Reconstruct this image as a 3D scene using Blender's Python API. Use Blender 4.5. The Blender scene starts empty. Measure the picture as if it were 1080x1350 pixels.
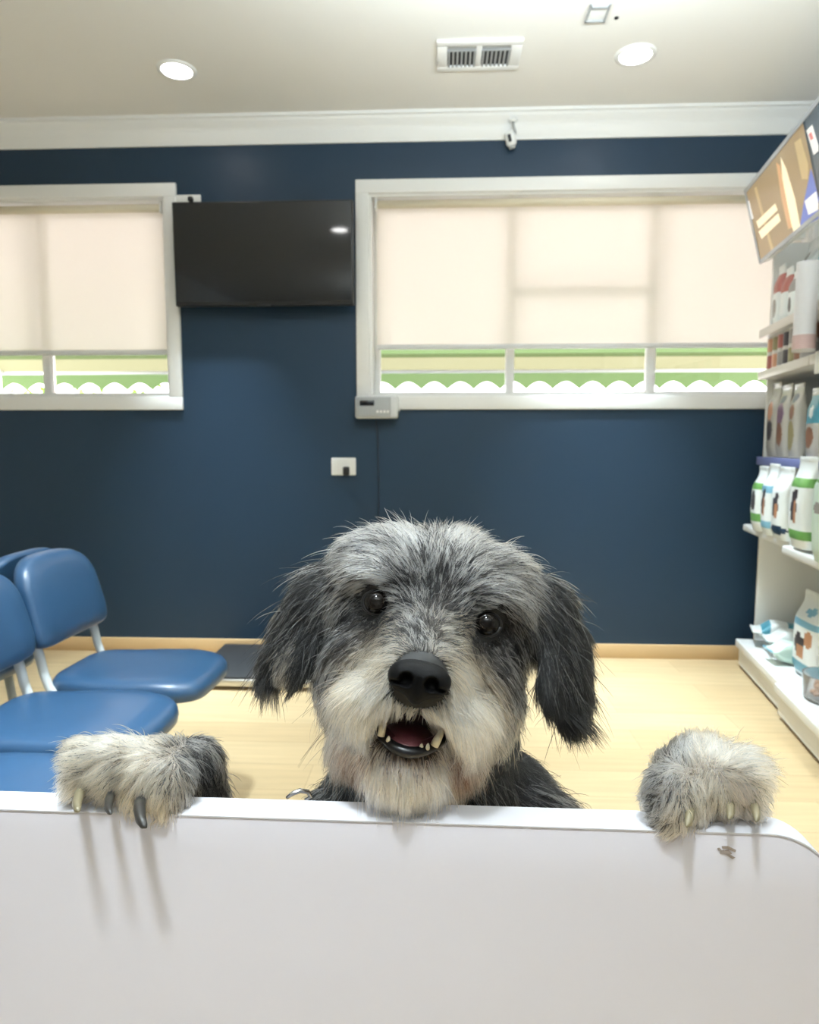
import bpy, bmesh, math, random
import numpy as np
from mathutils import Vector, Matrix, kdtree
random.seed(7); rng = np.random.default_rng(7)
scene = bpy.context.scene
COL = scene.collection
rad = math.radians

# ------------------------------------------------------------------ camera
F = 900.0; CAM_H = 1.15
def rotm(yaw, pitch, roll):
    return (Matrix.Rotation(rad(yaw), 3, 'Z') @ Matrix.Rotation(rad(90-pitch), 3, 'X') @ Matrix.Rotation(rad(roll), 3, 'Z'))
CR = rotm(2.58, 5.68, .03); CC = Vector((0, 0, CAM_H))
def ray(px, py): return CR @ Vector(((px-540)/F, -(py-675)/F, -1))
def onZ(px, py, z): d = ray(px, py); return CC + d*((z-CAM_H)/d.z)
def onY(px, py, y): d = ray(px, py); return CC + d*(y/d.y)
def PT(px, py, t): return CC + ray(px, py)*t
cam_d = bpy.data.cameras.new('camera'); cam = bpy.data.objects.new('camera', cam_d); COL.objects.link(cam)
cam.matrix_world = Matrix.Translation(CC) @ CR.to_4x4()
cam_d.sensor_fit = 'HORIZONTAL'; cam_d.sensor_width = 36; cam_d.lens = 36*F/1080
cam_d.clip_start = .02; cam_d.clip_end = 100
cam_d.dof.use_dof = True; cam_d.dof.focus_distance = .58; cam_d.dof.aperture_fstop = 30/2.3
scene.camera = cam

# ------------------------------------------------------------------ helpers
def s2l(c):
    return tuple(((x/255)/12.92 if x/255 <= .04045 else ((x/255+.055)/1.055)**2.4) for x in c)
MATS = {}
def mat(name, col, rough=.5, metal=0, spec=.5, bump=None, coat=0, emis=None, estr=0, noise=None, trans=0, sheen=0):
    """principled material; bump=(scale, strength, distance); noise=(scale, amount) gives soft tone variation"""
    if name in MATS: return MATS[name]
    m = bpy.data.materials.new(name); m.use_nodes = True; nt = m.node_tree; b = nt.nodes['Principled BSDF']
    b.inputs['Base Color'].default_value = (*col, 1); b.inputs['Roughness'].default_value = rough
    b.inputs['Metallic'].default_value = metal; b.inputs['Specular IOR Level'].default_value = spec
    b.inputs['Coat Weight'].default_value = coat; b.inputs['Transmission Weight'].default_value = trans
    if emis: b.inputs['Emission Color'].default_value = (*emis, 1); b.inputs['Emission Strength'].default_value = estr
    tc = nt.nodes.new('ShaderNodeTexCoord')
    if noise:
        n = nt.nodes.new('ShaderNodeTexNoise'); n.inputs['Scale'].default_value = noise[0]; n.inputs['Detail'].default_value = 4
        nt.links.new(tc.outputs['Object'], n.inputs['Vector'])
        mx = nt.nodes.new('ShaderNodeMix'); mx.data_type = 'RGBA'
        a = noise[1]
        mx.inputs[6].default_value = (*[max(0, c*(1-a)) for c in col], 1); mx.inputs[7].default_value = (*[min(1, c*(1+a)) for c in col], 1)
        nt.links.new(n.outputs['Fac'], mx.inputs[0]); nt.links.new(mx.outputs[2], b.inputs['Base Color'])
    if bump:
        n = nt.nodes.new('ShaderNodeTexNoise'); n.inputs['Scale'].default_value = bump[0]; n.inputs['Detail'].default_value = 3
        nt.links.new(tc.outputs['Object'], n.inputs['Vector'])
        bp = nt.nodes.new('ShaderNodeBump'); bp.inputs['Strength'].default_value = bump[1]; bp.inputs['Distance'].default_value = bump[2]
        nt.links.new(n.outputs['Fac'], bp.inputs['Height']); nt.links.new(bp.outputs['Normal'], b.inputs['Normal'])
    MATS[name] = m; return m

class MB:
    """collects shapes, then links them as ONE mesh object"""
    def __init__(self): self.bm = bmesh.new(); self.mats = []
    def mi(self, m):
        if m is None: return 0
        if m not in self.mats: self.mats.append(m)
        return self.mats.index(m)
    def merge(self, b2, m=None, M=None):
        if M is not None: bmesh.ops.transform(b2, matrix=M, verts=b2.verts)
        k = self.mi(m); mp = {}
        for v in b2.verts: mp[v] = self.bm.verts.new(v.co)
        for f in b2.faces:
            try:
                nf = self.bm.faces.new([mp[v] for v in f.verts]); nf.material_index = k; nf.smooth = f.smooth
            except ValueError: pass
        b2.free(); return self
    def box(self, lo, hi, m=None, bev=0, seg=2, M=None):
        b = bmesh.new(); bmesh.ops.create_cube(b, size=1)
        for v in b.verts: v.co = Vector([lo[i]+(v.co[i]+.5)*(hi[i]-lo[i]) for i in range(3)])
        if bev: bmesh.ops.bevel(b, geom=b.edges[:], offset=bev, segments=seg, profile=.5, affect='EDGES')
        for f in b.faces: f.smooth = bool(bev)
        return self.merge(b, m, M)
    def lathe(self, prof, n=32, m=None, M=None):
        """prof: (r,z) list"""
        b = bmesh.new(); rings = []
        for r, z in prof:
            if r < 1e-6: rings.append([b.verts.new((0, 0, z))])
            else: rings.append([b.verts.new((r*math.cos(2*math.pi*i/n), r*math.sin(2*math.pi*i/n), z)) for i in range(n)])
        for a, c in zip(rings, rings[1:]):
            for i in range(n):
                j = (i+1) % n
                q = [a[i % len(a)], a[j % len(a)], c[j % len(c)], c[i % len(c)]]
                u = []
                for v in q:
                    if v not in u: u.append(v)
                if len(u) > 2:
                    f = b.faces.new(u); f.smooth = True
        bmesh.ops.recalc_face_normals(b, faces=b.faces)
        return self.merge(b, m, M)
    def tube(self, path, r, n=12, m=None, M=None, flat=1.0):
        """round tube through points; r a number or a list; ends capped"""
        b = bmesh.new(); P = [Vector(p) for p in path]; rr = r if hasattr(r, '__len__') else [r]*len(P)
        rings = []; up = None
        for i, p in enumerate(P):
            t = (P[min(i+1, len(P)-1)]-P[max(i-1, 0)]).normalized()
            if up is None:
                up = Vector((0, 0, 1)) if abs(t.z) < .9 else Vector((1, 0, 0))
            x = t.cross(up).normalized(); y = x.cross(t).normalized(); up = y
            rings.append([b.verts.new(p+(x*math.cos(2*math.pi*k/n)+y*flat*math.sin(2*math.pi*k/n))*rr[i]) for k in range(n)])
        for a, c in zip(rings, rings[1:]):
            for i in range(n):
                f = b.faces.new((a[i], a[(i+1) % n], c[(i+1) % n], c[i])); f.smooth = True
        b.faces.new(rings[0][::-1]); b.faces.new(rings[-1])
        bmesh.ops.recalc_face_normals(b, faces=b.faces)
        return self.merge(b, m, M)
    def ball(self, c, r, m=None, sub=3, M=None):
        b = bmesh.new(); bmesh.ops.create_icosphere(b, subdivisions=sub, radius=1)
        rr = r if hasattr(r, '__len__') else (r, r, r)
        for v in b.verts: v.co = Vector((c[0]+v.co.x*rr[0], c[1]+v.co.y*rr[1], c[2]+v.co.z*rr[2]))
        for f in b.faces: f.smooth = True
        return self.merge(b, m, M)
    def prism(self, pts, vec, m=None, bev=0, M=None, seg=2):
        """polygon (3-D points) pushed along vec"""
        b = bmesh.new(); vs = [b.verts.new(p) for p in pts]; f = b.faces.new(vs)
        r = bmesh.ops.extrude_face_region(b, geom=[f])
        bmesh.ops.translate(b, vec=Vector(vec), verts=[g for g in r['geom'] if isinstance(g, bmesh.types.BMVert)])
        bmesh.ops.recalc_face_normals(b, faces=b.faces)
        if bev: bmesh.ops.bevel(b, geom=b.edges[:], offset=bev, segments=seg, profile=.5, affect='EDGES')
        return self.merge(b, m, M)
    def pydata(self, vs, fs, m=None, smooth=True, M=None):
        b = bmesh.new(); V = [b.verts.new(v) for v in vs]
        for f in fs:
            ff = b.faces.new([V[i] for i in f]); ff.smooth = smooth
        return self.merge(b, m, M)
    def build(self, name, m=None, parent=None, loc=(0, 0, 0), rotz=0, auto=None):
        me = bpy.data.meshes.new(name); self.bm.to_mesh(me); self.bm.free()
        o = bpy.data.objects.new(name, me); COL.objects.link(o)
        if self.mats and m is None:
            for k in self.mats: me.materials.append(k)
        elif m is not None: me.materials.append(m)
        o.location = loc; o.rotation_euler = (0, 0, rotz)
        if parent: o.parent = parent
        if auto:
            for p in me.polygons: p.use_smooth = True
            me.set_sharp_from_angle(angle=rad(auto))
        return o
def tag(o, label=None, cat=None, group=None, kind=None):
    for k, v in (('label', label), ('category', cat), ('group', group), ('kind', kind)):
        if v: o[k] = v
    return o
def empty(name, loc, rotz=0, label=None, cat=None, group=None, kind=None):
    o = bpy.data.objects.new(name, None); COL.objects.link(o); o.location = loc; o.rotation_euler = (0, 0, rotz)
    o.empty_display_size = .05
    return tag(o, label, cat, group, kind)
def copy_tree(o, parent=None):
    c = o.copy(); COL.objects.link(c)
    if parent: c.parent = parent
    for ch in list(o.children): copy_tree(ch, c)
    return c

# ------------------------------------------------------------------ materials
M_ceil = mat('ceiling_paint', s2l((232, 230, 225)), .8, noise=(1.5, .02))
M_navy = mat('navy_wall_paint', s2l((35, 55, 74)), .42, spec=.3, bump=(140, .05, .002), noise=(1.2, .05))
M_wallw = mat('white_wall_paint', s2l((225, 224, 220)), .6, noise=(2, .02))
M_trim = mat('white_gloss_trim', s2l((236, 237, 236)), .35)
M_white = mat('white_plastic', s2l((235, 236, 234)), .4)
M_metalw = mat('white_powder_coat', s2l((228, 229, 227)), .38, bump=(300, .03, .001))
M_black = mat('black_plastic', s2l((18, 18, 19)), .4)
M_screen = mat('tv_screen', s2l((20, 23, 27)), .05, spec=.6)
M_chrome = mat('bright_metal', (.75, .76, .77), .22, metal=1)
M_alu = mat('brushed_aluminium', (.62, .60, .56), .38, metal=1)
M_vinyl = mat('blue_vinyl', s2l((44, 76, 108)), .36, spec=.6, bump=(220, .04, .001), coat=.05)
M_dark = mat('dark_fill', s2l((40, 41, 43)), .8)
M_grey = mat('grey_plastic', s2l((160, 163, 164)), .5)

# floor : pale oak vinyl planks
M_floor = bpy.data.materials.new('oak_vinyl_planks'); M_floor.use_nodes = True
nt = M_floor.node_tree; b = nt.nodes['Principled BSDF']
tc = nt.nodes.new('ShaderNodeTexCoord'); br = nt.nodes.new('ShaderNodeTexBrick')
br.inputs['Scale'].default_value = 1; br.inputs['Brick Width'].default_value = 1.22; br.inputs['Row Height'].default_value = .18
br.inputs['Mortar Size'].default_value = .0016; br.inputs['Mortar Smooth'].default_value = .3; br.offset = .37
br.inputs['Color1'].default_value = (*s2l((196, 174, 136)), 1); br.inputs['Color2'].default_value = (*s2l((187, 164, 126)), 1)
br.inputs['Mortar'].default_value = (*s2l((168, 145, 112)), 1)
nt.links.new(tc.outputs['Object'], br.inputs['Vector'])
mp = nt.nodes.new('ShaderNodeMapping'); mp.inputs['Scale'].default_value = (1.2, 16, 1); nt.links.new(tc.outputs['Object'], mp.inputs['Vector'])
ns = nt.nodes.new('ShaderNodeTexNoise'); ns.inputs['Scale'].default_value = 2.2; ns.inputs['Detail'].default_value = 6; nt.links.new(mp.outputs['Vector'], ns.inputs['Vector'])
rp = nt.nodes.new('ShaderNodeMapRange'); rp.inputs['From Min'].default_value = .3; rp.inputs['From Max'].default_value = .7; rp.inputs['To Min'].default_value = .9; rp.inputs['To Max'].default_value = 1.06
nt.links.new(ns.outputs['Fac'], rp.inputs['Value'])
mx = nt.nodes.new('ShaderNodeMix'); mx.data_type = 'RGBA'; mx.blend_type = 'MULTIPLY'; mx.inputs[0].default_value = 1
nt.links.new(br.outputs['Color'], mx.inputs[6]); nt.links.new(rp.outputs['Result'], mx.inputs[7]); nt.links.new(mx.outputs[2], b.inputs['Base Color'])
b.inputs['Roughness'].default_value = .42
M_skirt = mat('oak_vinyl_skirting', s2l((205, 175, 132)), .5, noise=(6, .06))

# ------------------------------------------------------------------ the room
D = 3.648; CEIL = 2.80; XL = -2.75; XR = 2.3; YF = -2.3
tag(MB().box((XL-.1, YF-.1, -.08), (XR+.1, D+.15, 0)).build('floor', M_floor), 'pale oak vinyl plank floor', 'floor', kind='structure')
tag(MB().box((XL-.1, YF-.1, CEIL), (XR+.1, D+.15, CEIL+.1)).build('ceiling', M_ceil), 'flat white ceiling with recessed lights', 'ceiling', kind='structure')
W1 = (-2.95, -1.448, 1.40, 2.43); W2 = (-.375, 1.86, 1.40, 2.43)      # clear openings x0,x1,z0,z1
W1 = (-2.62, -1.448, 1.40, 2.43)
mb = MB()
for x0, x1, z0, z1 in ((XL-.1, XR+.1, 0, W1[2]), (XL-.1, XR+.1, W1[3], CEIL), (XL-.1, W1[0], W1[2], W1[3]), (W1[1], W2[0], W1[2], W1[3]), (W2[1], XR+.1, W1[2], W1[3])):
    mb.box((x0, D, z0), (x1, D+.20, z1))
tag(mb.build('wall_back', M_navy), 'navy blue painted back wall with two windows', 'wall', kind='structure')
tag(MB().box((XL-.1, YF, 0), (XL, D, CEIL)).build('wall_left', M_wallw), 'white left side wall', 'wall', kind='structure')
tag(MB().box((XR, YF, 0), (XR+.1, D, CEIL)).build('wall_right', M_wallw), 'white right side wall behind the shelving', 'wall', kind='structure')
tag(MB().box((XL-.1, YF-.1, 0), (XR+.1, YF, CEIL)).build('wall_front', mat('grey_wall_paint', s2l((150, 152, 155)), .7)), 'grey wall behind the reception side', 'wall', kind='structure')  # unseen wall, greyed to cut fill light on dog and gate
# cornice: stepped cove, one run along the back wall
zc = CEIL
prof = [(0, zc-.118), (-.012, zc-.118), (-.016, zc-.105), (-.024, zc-.098), (-.03, zc-.07), (-.05, zc-.042), (-.07, zc-.032), (-.078, zc-.018), (-.09, zc-.014), (-.09, zc), (0, zc)]
tag(MB().prism([(XL, D+y, z) for y, z in prof], (XR-XL, 0, 0)).build('trim_1', M_trim, auto=40), 'white moulded cornice along top of the navy wall', 'cornice', kind='structure')
tag(MB().box((XL, D-.012, 0), (XR, D, .077), bev=.003).build('baseboard_back', M_skirt), 'oak coloured skirting along foot of the navy wall', 'skirting', kind='structure')

# glass
M_glass = bpy.data.materials.new('window_glass'); M_glass.use_nodes = True
nt = M_glass.node_tree; nt.nodes.clear(); out = nt.nodes.new('ShaderNodeOutputMaterial')
t = nt.nodes.new('ShaderNodeBsdfTransparent'); g = nt.nodes.new('ShaderNodeBsdfGlossy'); g.inputs['Roughness'].default_value = .02
fr = nt.nodes.new('ShaderNodeFresnel'); fr.inputs['IOR'].default_value = 1.45; mxs = nt.nodes.new('ShaderNodeMixShader')
nt.links.new(fr.outputs[0], mxs.inputs[0]); nt.links.new(t.outputs[0], mxs.inputs[1]); nt.links.new(g.outputs[0], mxs.inputs[2]); nt.links.new(mxs.outputs[0], out.inputs[0])
# roller blind cloth: lets part of the daylight through
M_blind = bpy.data.materials.new('cream_screen_cloth'); M_blind.use_nodes = True
nt = M_blind.node_tree; nt.nodes.clear(); out = nt.nodes.new('ShaderNodeOutputMaterial')
d1 = nt.nodes.new('ShaderNodeBsdfDiffuse'); d1.inputs['Color'].default_value = (.80, .76, .68, 1)
t1 = nt.nodes.new('ShaderNodeBsdfTranslucent'); t1.inputs['Color'].default_value = (.92, .875, .805, 1)
p1 = nt.nodes.new('ShaderNodeBsdfTransparent'); a1 = nt.nodes.new('ShaderNodeMixShader'); a1.inputs[0].default_value = .5
a2 = nt.nodes.new('ShaderNodeMixShader'); a2.inputs[0].default_value = .05
nt.links.new(d1.outputs[0], a1.inputs[1]); nt.links.new(t1.outputs[0], a1.inputs[2]); nt.links.new(a1.outputs[0], a2.inputs[1]); nt.links.new(p1.outputs[0], a2.inputs[2]); nt.links.new(a2.outputs[0], out.inputs[0])

def window(n, W, mulls, label, rails=()):
    x0, x1, z0, z1 = W; tw = .068
    root = empty('window_%d' % n, ((x0+x1)/2, D, z0), label=label, cat='window', kind='structure')
    L = lambda x, y, z: (x-root.location.x, y-D, z-z0)
    mb = MB()
    for a, c in (((x0-tw, D-.02, z1), (x1+tw, D+.005, z1+tw)), ((x0-tw, D-.02, z0-tw), (x1+tw, D+.005, z0)), ((x0-tw, D-.02, z0), (x0, D+.005, z1)), ((x1, D-.02, z0), (x1+tw, D+.005, z1))):
        mb.box(L(*a), L(*c), bev=.004)
    mb.build('architrave', M_trim, root)
    mb = MB()                                       # reveal lining
    for a, c in (((x0, D, z0), (x0+.012, D+.20, z1)), ((x1-.012, D, z0), (x1, D+.20, z1)), ((x0+.012, D, z1-.012), (x1-.012, D+.20, z1)), ((x0+.012, D, z0), (x1-.012, D+.20, z0+.012))):
        mb.box(L(*a), L(*c))
    mb.build('reveal', M_trim, root)
    fw = .032; yf0, yf1 = D+.135, D+.18
    mb = MB()
    for a, c in (((x0+.012, yf0, z0+.012), (x0+.012+fw, yf1, z1-.012)), ((x1-.012-fw, yf0, z0+.012), (x1-.012, yf1, z1-.012)), ((x0+.012+fw, yf0, z1-.012-fw), (x1-.012-fw, yf1, z1-.012)), ((x0+.012+fw, yf0, z0+.012), (x1-.012-fw, yf1, z0+.012+fw*.7))):
        mb.box(L(*a), L(*c), bev=.003)
    mb.build('window_frame', M_trim, root)
    for mx_ in mulls: MB().box(L(mx_-.022, yf0-.004, z0+.012), L(mx_+.022, yf1+.004, z1-.012), bev=.003).build('mullion', M_trim, root)
    for xa, xb, zr in rails: MB().box(L(xa, yf0, zr-.02), L(xb, yf1, zr+.02), bev=.003).build('meeting_rail', M_trim, root)
    xs = [x0+.03]+list(mulls)+[x1-.03]
    for xa, xb in zip(xs, xs[1:]):
        MB().box(L(xa, D+.156, z0+.02), L(xb, D+.16, z1-.02)).build('window_pane', M_glass, root)
        xm = (xa+xb)/2; mb = MB().box(L(xm-.045, D+.115, z0+.012), L(xm+.045, D+.136, z0+.022), bev=.003)
        mb.box(L(xm-.03, D+.11, z0+.022), L(xm+.02, D+.122, z0+.03), bev=.002); mb.build('window_winder', M_trim, root)
    return root
m2a = onY(672, 480, D+.16).x; m2b = onY(857, 480, D+.16).x; m1 = onY(65, 480, D+.16).x
window(1, W1, [m1], 'white framed window beside the television, green awning outside')
zr = onY(760, 385, D+.16).z
window(2, W2, [m2a, m2b], 'wide white framed window to the right of the television', rails=[(m2a, m2b, zr)])

def blind(W, zb, xa, xb, label):
    root = empty('roller_blind', ((xa+xb)/2, D+.035, W[3]), label=label, cat='blind', group='roller blinds')
    h = (xb-xa)/2; zt = -.022
    vs, fs = [], []
    n = 24
    for i in range(n+1):
        z = zt-.02+(zb-W[3]-zt+.02)*i/n
        vs += [(-h, .018, z), (h, .018, z)]
    for i in range(n): fs.append((2*i, 2*i+1, 2*i+3, 2*i+2))
    MB().pydata(vs, fs).build('blind_cloth', M_blind, root)
    MB().lathe([(0, -h-.003), (.02, -h-.003), (.02, h+.003), (0, h+.003)], 20, M=Matrix.Translation((0, 0, zt-.018)) @ Matrix.Rotation(rad(90), 4, 'Y')).build('roller_tube', M_blind_roll, root)
    MB().box((-h, .008, zb-W[3]-.014), (h, .026, zb-W[3]+.012), bev=.005).build('bottom_bar', M_bar, root)
    for s in (-1, 1): MB().box((s*h-.006, -.02, zt-.045), (s*h+.006, .035, .01-.012), bev=.002).build('bracket', M_white, root)
    return root
M_blind_roll = mat('rolled_screen_cloth', s2l((226, 218, 196)), .8); M_bar = mat('pale_bottom_bar', s2l((214, 216, 216)), .4)
zb2 = onY(600, 457, D+.05).z
blind(W1, onY(100, 465, D+.05).z, W1[0]+.02, onY(219, 400, D+.05).x, 'cream roller blind drawn over most of window left of the television')
blind(W2, zb2, onY(497, 400, D+.05).x, W2[1]-.02, 'long cream roller blind covering most of the wide window')

# ------------------------------------------------------------------ outside
M_green = mat('awning_green', s2l((120, 168, 96)), .8); M_creamc = mat('awning_cream', s2l((232, 224, 196)), .8); M_olive = mat('awning_dark_green', s2l((96, 116, 62)), .8)
def cloth(name, col):
    m = bpy.data.materials.new(name); m.use_nodes = True; nt = m.node_tree; nt.nodes.clear(); o = nt.nodes.new('ShaderNodeOutputMaterial')
    a = nt.nodes.new('ShaderNodeBsdfDiffuse'); b = nt.nodes.new('ShaderNodeBsdfTranslucent'); x = nt.nodes.new('ShaderNodeMixShader'); x.inputs[0].default_value = .5
    a.inputs[0].default_value = (*col, 1); b.inputs[0].default_value = (*col, 1)
    nt.links.new(a.outputs[0], x.inputs[1]); nt.links.new(b.outputs[0], x.inputs[2]); nt.links.new(x.outputs[0], o.inputs[0]); return m
C_green = cloth('green_awning_cloth', s2l((104, 126, 84))); C_pale = cloth('pale_awning_cloth', s2l((232, 222, 218))); C_cream = cloth('cream_awning_cloth', s2l((134, 132, 104))); C_olive = cloth('olive_awning_cloth', s2l((84, 96, 62)))
def awning(xa, xb, label):
    yo = D+.95; zl = onY(760, 503, yo).z; zv = onY(760, 489, yo).z
    root = empty('window_awning', ((xa+xb)/2, D+.21, 2.55), label=label, cat='awning', group='striped awnings outside the windows')
    X0 = xa-root.location.x; X1 = xb-root.location.x; yo_ = .95-.21
    Z = lambda z: z-2.55
    # canopy slopes from the wall down to the front bar, in lengthwise bands
    mb = MB(); bands = [(0, .84, C_pale), (.84, .885, C_green), (.885, .91, C_olive), (.91, 1, C_cream)]  # hidden upper band made pale to keep daylight through the blind neutral
    for t0, t1, m in bands:
        mb.pydata([(X0, yo_*t0, (Z(zv))*t0), (X1, yo_*t0, Z(zv)*t0), (X1, yo_*t1, Z(zv)*t1), (X0, yo_*t1, Z(zv)*t1)], [(0, 1, 2, 3)], m)
    mb.build('canopy', None, root)
    # scalloped valance
    n = int((X1-X0)/.17); w = (X1-X0)/n; mb = MB(); vs = []; fs = []
    k = n*12
    for i in range(k+1):
        x = X0+(X1-X0)*i/k; ph = (i % 12)/12
        vs += [(x, yo_+.004, Z(zv)+.004), (x, yo_+.004, Z(zl)-.05*(1-abs(math.sin(math.pi*ph))))]
    for i in range(k): fs.append((2*i, 2*i+2, 2*i+3, 2*i+1))
    mb.pydata(vs, fs).build('scalloped_valance', C_green, root)
    MB().tube([(X0, yo_, Z(zv)), (X1, yo_, Z(zv))], .012).build('front_bar', M_white, root)
    for x in (X0+.02, X1-.02): MB().tube([(x, 0, -.75), (x, yo_, Z(zv))], .01).build('side_arm', M_white, root)
awning(-3.0, -1.25, 'green and cream striped awning outside window beside the television')
awning(-.65, 2.3, 'green and cream striped awning outside the wide window')
tag(MB().box((-14, D+.20, -.3), (14, D+30, -.15)).build('ground_outside', mat('pale_concrete', s2l((205, 203, 198)), .9, noise=(3, .06))), 'pale sunlit pavement outside', 'ground', kind='structure')
tag(MB().box((-14, D+14, -.15), (14, D+14.3, 1.9)).build('wall_outside', mat('pale_render', s2l((236, 232, 222)), .9)), 'pale rendered wall across the street', 'wall', kind='structure')
def car(x, y, col, name):
    root = empty('parked_car', (x, y, -.15), label=name, cat='car', group='cars parked across the street')
    m = mat('car_paint_'+name.split()[1], s2l(col), .3, coat=.5)
    side = [(-2.1, .32), (-2.12, .75), (-1.9, .95), (-1.15, 1.02), (-.55, 1.45), (.85, 1.47), (1.55, 1.02), (2.05, .92), (2.12, .6), (2.1, .32)]
    MB().prism([(a, -.85, c) for a, c in side], (0, 1.7, 0), bev=.05).build('car_body', m, root, auto=35)
    MB().prism([(-1.0, -.86, 1.05), (-.5, -.86, 1.4), (.1, -.86, 1.41), (.1, -.86, 1.05)], (0, .02, 0)).build('car_window', M_screen, root)
    MB().prism([(.2, -.86, 1.05), (.2, -.86, 1.41), (.8, -.86, 1.41), (1.35, -.86, 1.05)], (0, .02, 0)).build('car_window', M_screen, root)
    for xx in (-1.3, 1.3):
        MB().lathe([(0, -.1), (.3, -.1), (.32, -.06), (.32, .06), (.3, .1), (0, .1)], 28, M=Matrix.Translation((xx, -.8, .32)) @ Matrix.Rotation(rad(90), 4, 'X')).build('wheel', M_black, root)
car(-1.35, D+9, (150, 185, 225), 'pale blue car parked across the street, seen under the awning')
car(3.1, D+9.4, (225, 120, 105), 'faded red car parked across the street, seen under the awning')
# hedge past the left window: thousands of leaf blades, one body
M_leaf = mat('hedge_leaf', s2l((150, 185, 75)), .6)
vs, fs = [], []
for i in range(5000):
    p = Vector((random.uniform(-7.5, -2.2), D+random.uniform(2.6, 3.4), random.uniform(-.1, 1.62)+.12*math.sin(i))); a = random.random()*6.3; e = random.uniform(-1, 1)
    u = Vector((math.cos(a), math.sin(a), e)).normalized()*.06; v = Vector((-math.sin(a), math.cos(a), random.uniform(-.5, .5))).normalized()*.025
    k = len(vs); vs += [p-u, p+v, p+u, p-v]; fs.append((k, k+1, k+2, k+3))
tag(MB().pydata(vs, fs).build('hedge_leaves', M_leaf), 'bright green hedge outside window beside the television', 'hedge', kind='stuff')

# ------------------------------------------------------------------ ceiling and wall fittings
M_lamp = mat('lamp_lens', (1, 1, 1), .4, emis=(1, .99, .97), estr=30)
def downlight(x, y, label, energy, r=.075):
    root = empty('downlight', (x, y, CEIL), label=label, cat='ceiling light', group='recessed ceiling downlights')
    MB().lathe([(r*.86, -.001), (r*.9, -.008), (r, -.007), (r*1.14, -.004), (r*1.16, 0)], 40).build('light_rim', M_white, root)
    MB().lathe([(0, -.006), (r*.5, -.0065), (r*.87, -.004)], 40).build('light_lens', M_lamp, root)
    l = bpy.data.lights.new('downlight_lamp', 'AREA'); l.shape = 'DISK'; l.size = r*1.7; l.energy = energy; l.color = (.81, .935, 1); l.spread = rad(52 if y > 3 else 72)
    o = bpy.data.objects.new('downlight_lamp', l); COL.objects.link(o); o.location = (x, y, CEIL-.012)
EN = 20
p = onZ(233, 92, CEIL); downlight(p.x, p.y, 'glowing round ceiling downlight above window beside the television', EN*.75)
p = onZ(838, 72, CEIL); downlight(p.x, p.y, 'glowing round ceiling downlight near the right wall, past the vent', EN*.8)
for x, y, w in ((-.83, 1.3, 'over the waiting room, left'), (1.25, 1.3, 'added over the waiting room, right'), (-.16, -.22, 'over the reception side, left'), (1.3, -.9, 'added over the reception side, right')):  # added out of frame; left ones follow the screen reflection and gate shadows
    downlight(x, y, 'round ceiling downlight '+w+', out of frame', *((EN, .075) if y > 0 else ((12.5, .13) if x < 0 else (7, .1))))
def pendant(x, y, z, ln, label, up, down):  # unseen uplight added to brighten the ceiling, no such lamp known
    root = empty('added_uplight', (x, y, z), label=label, cat='pendant light', group='added pendant uplights')
    MB().box((-ln/2, -.035, -.025), (ln/2, .035, .02), bev=.006).build('light_housing', M_white, root)
    MB().box((-ln/2+.02, -.028, .019), (ln/2-.02, .028, .024)).build('light_diffuser', M_lamp, root)
    for sx in (-1, 1): MB().tube([(sx*ln*.4, 0, .02), (sx*ln*.4, 0, CEIL-z)], .0015, 8).build('suspension_wire', M_chrome, root)
    l = bpy.data.lights.new('ceiling_fill_lamp', 'AREA'); l.shape = 'RECTANGLE'; l.size = ln-.06; l.size_y = .05; l.energy = up; l.color = (.81, .935, 1)
    o = bpy.data.objects.new('ceiling_fill_lamp', l); COL.objects.link(o); o.location = (x, y, z+.027); o.rotation_euler = (math.pi, 0, 0)
pendant(.45, 1.72, 2.30, 1.2, 'white linear pendant light added to brighten the waiting room ceiling, out of frame', 84, 0)
pendant(.0, -1.0, 2.30, 1.3, 'white linear pendant light added to brighten the ceiling behind the reception side, out of frame', 56, 0)
# ceiling register
q = [onZ(572, 53, CEIL), onZ(687, 50, CEIL), onZ(684, 88, CEIL), onZ(582, 90, CEIL)]
cx = sum(v.x for v in q)/4; cy = sum(v.y for v in q)/4; hw, hd = .178, .112
root = empty('air_vent', (cx, cy, CEIL), label='white square air vent with slats in the ceiling', cat='vent')
mb = MB()
for a, c in (((-hw, -hd, -.012), (hw, -hd+.035, 0)), ((-hw, hd-.035, -.012), (hw, hd, 0)), ((-hw, -hd+.035, -.012), (-hw+.045, hd-.035, 0)), ((hw-.045, -hd+.035, -.012), (hw, hd-.035, 0)), ((-.012, -hd+.035, -.012), (.012, hd-.035, 0))): mb.box(a, c, bev=.003)
mb.build('vent_frame', M_trim, root)
MB().box((-hw+.04, -hd+.03, -.002), (hw-.04, hd-.03, -.0005)).build('vent_dark_sheet', M_dark, root)  # flat dark sheet painted in for the shaded depth behind the slats
mb = MB()
for s in (-1, 1):
    c0 = s*(hw-.045+.012)/2
    for k in range(7): mb.box((c0-.055+.018*k-.002, -hd+.07, -.012), (c0-.055+.018*k+.006, hd-.035, -.003))
    mb.box((c0-.062, -hd+.07-.006, -.011), (c0+.062, -hd+.07+.004, -.003))
    mb.box((c0-.062, -hd+.036, -.008), (c0+.062, -hd+.06, -.004), m=None)
mb.build('vent_slats', M_grey, root)
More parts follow.
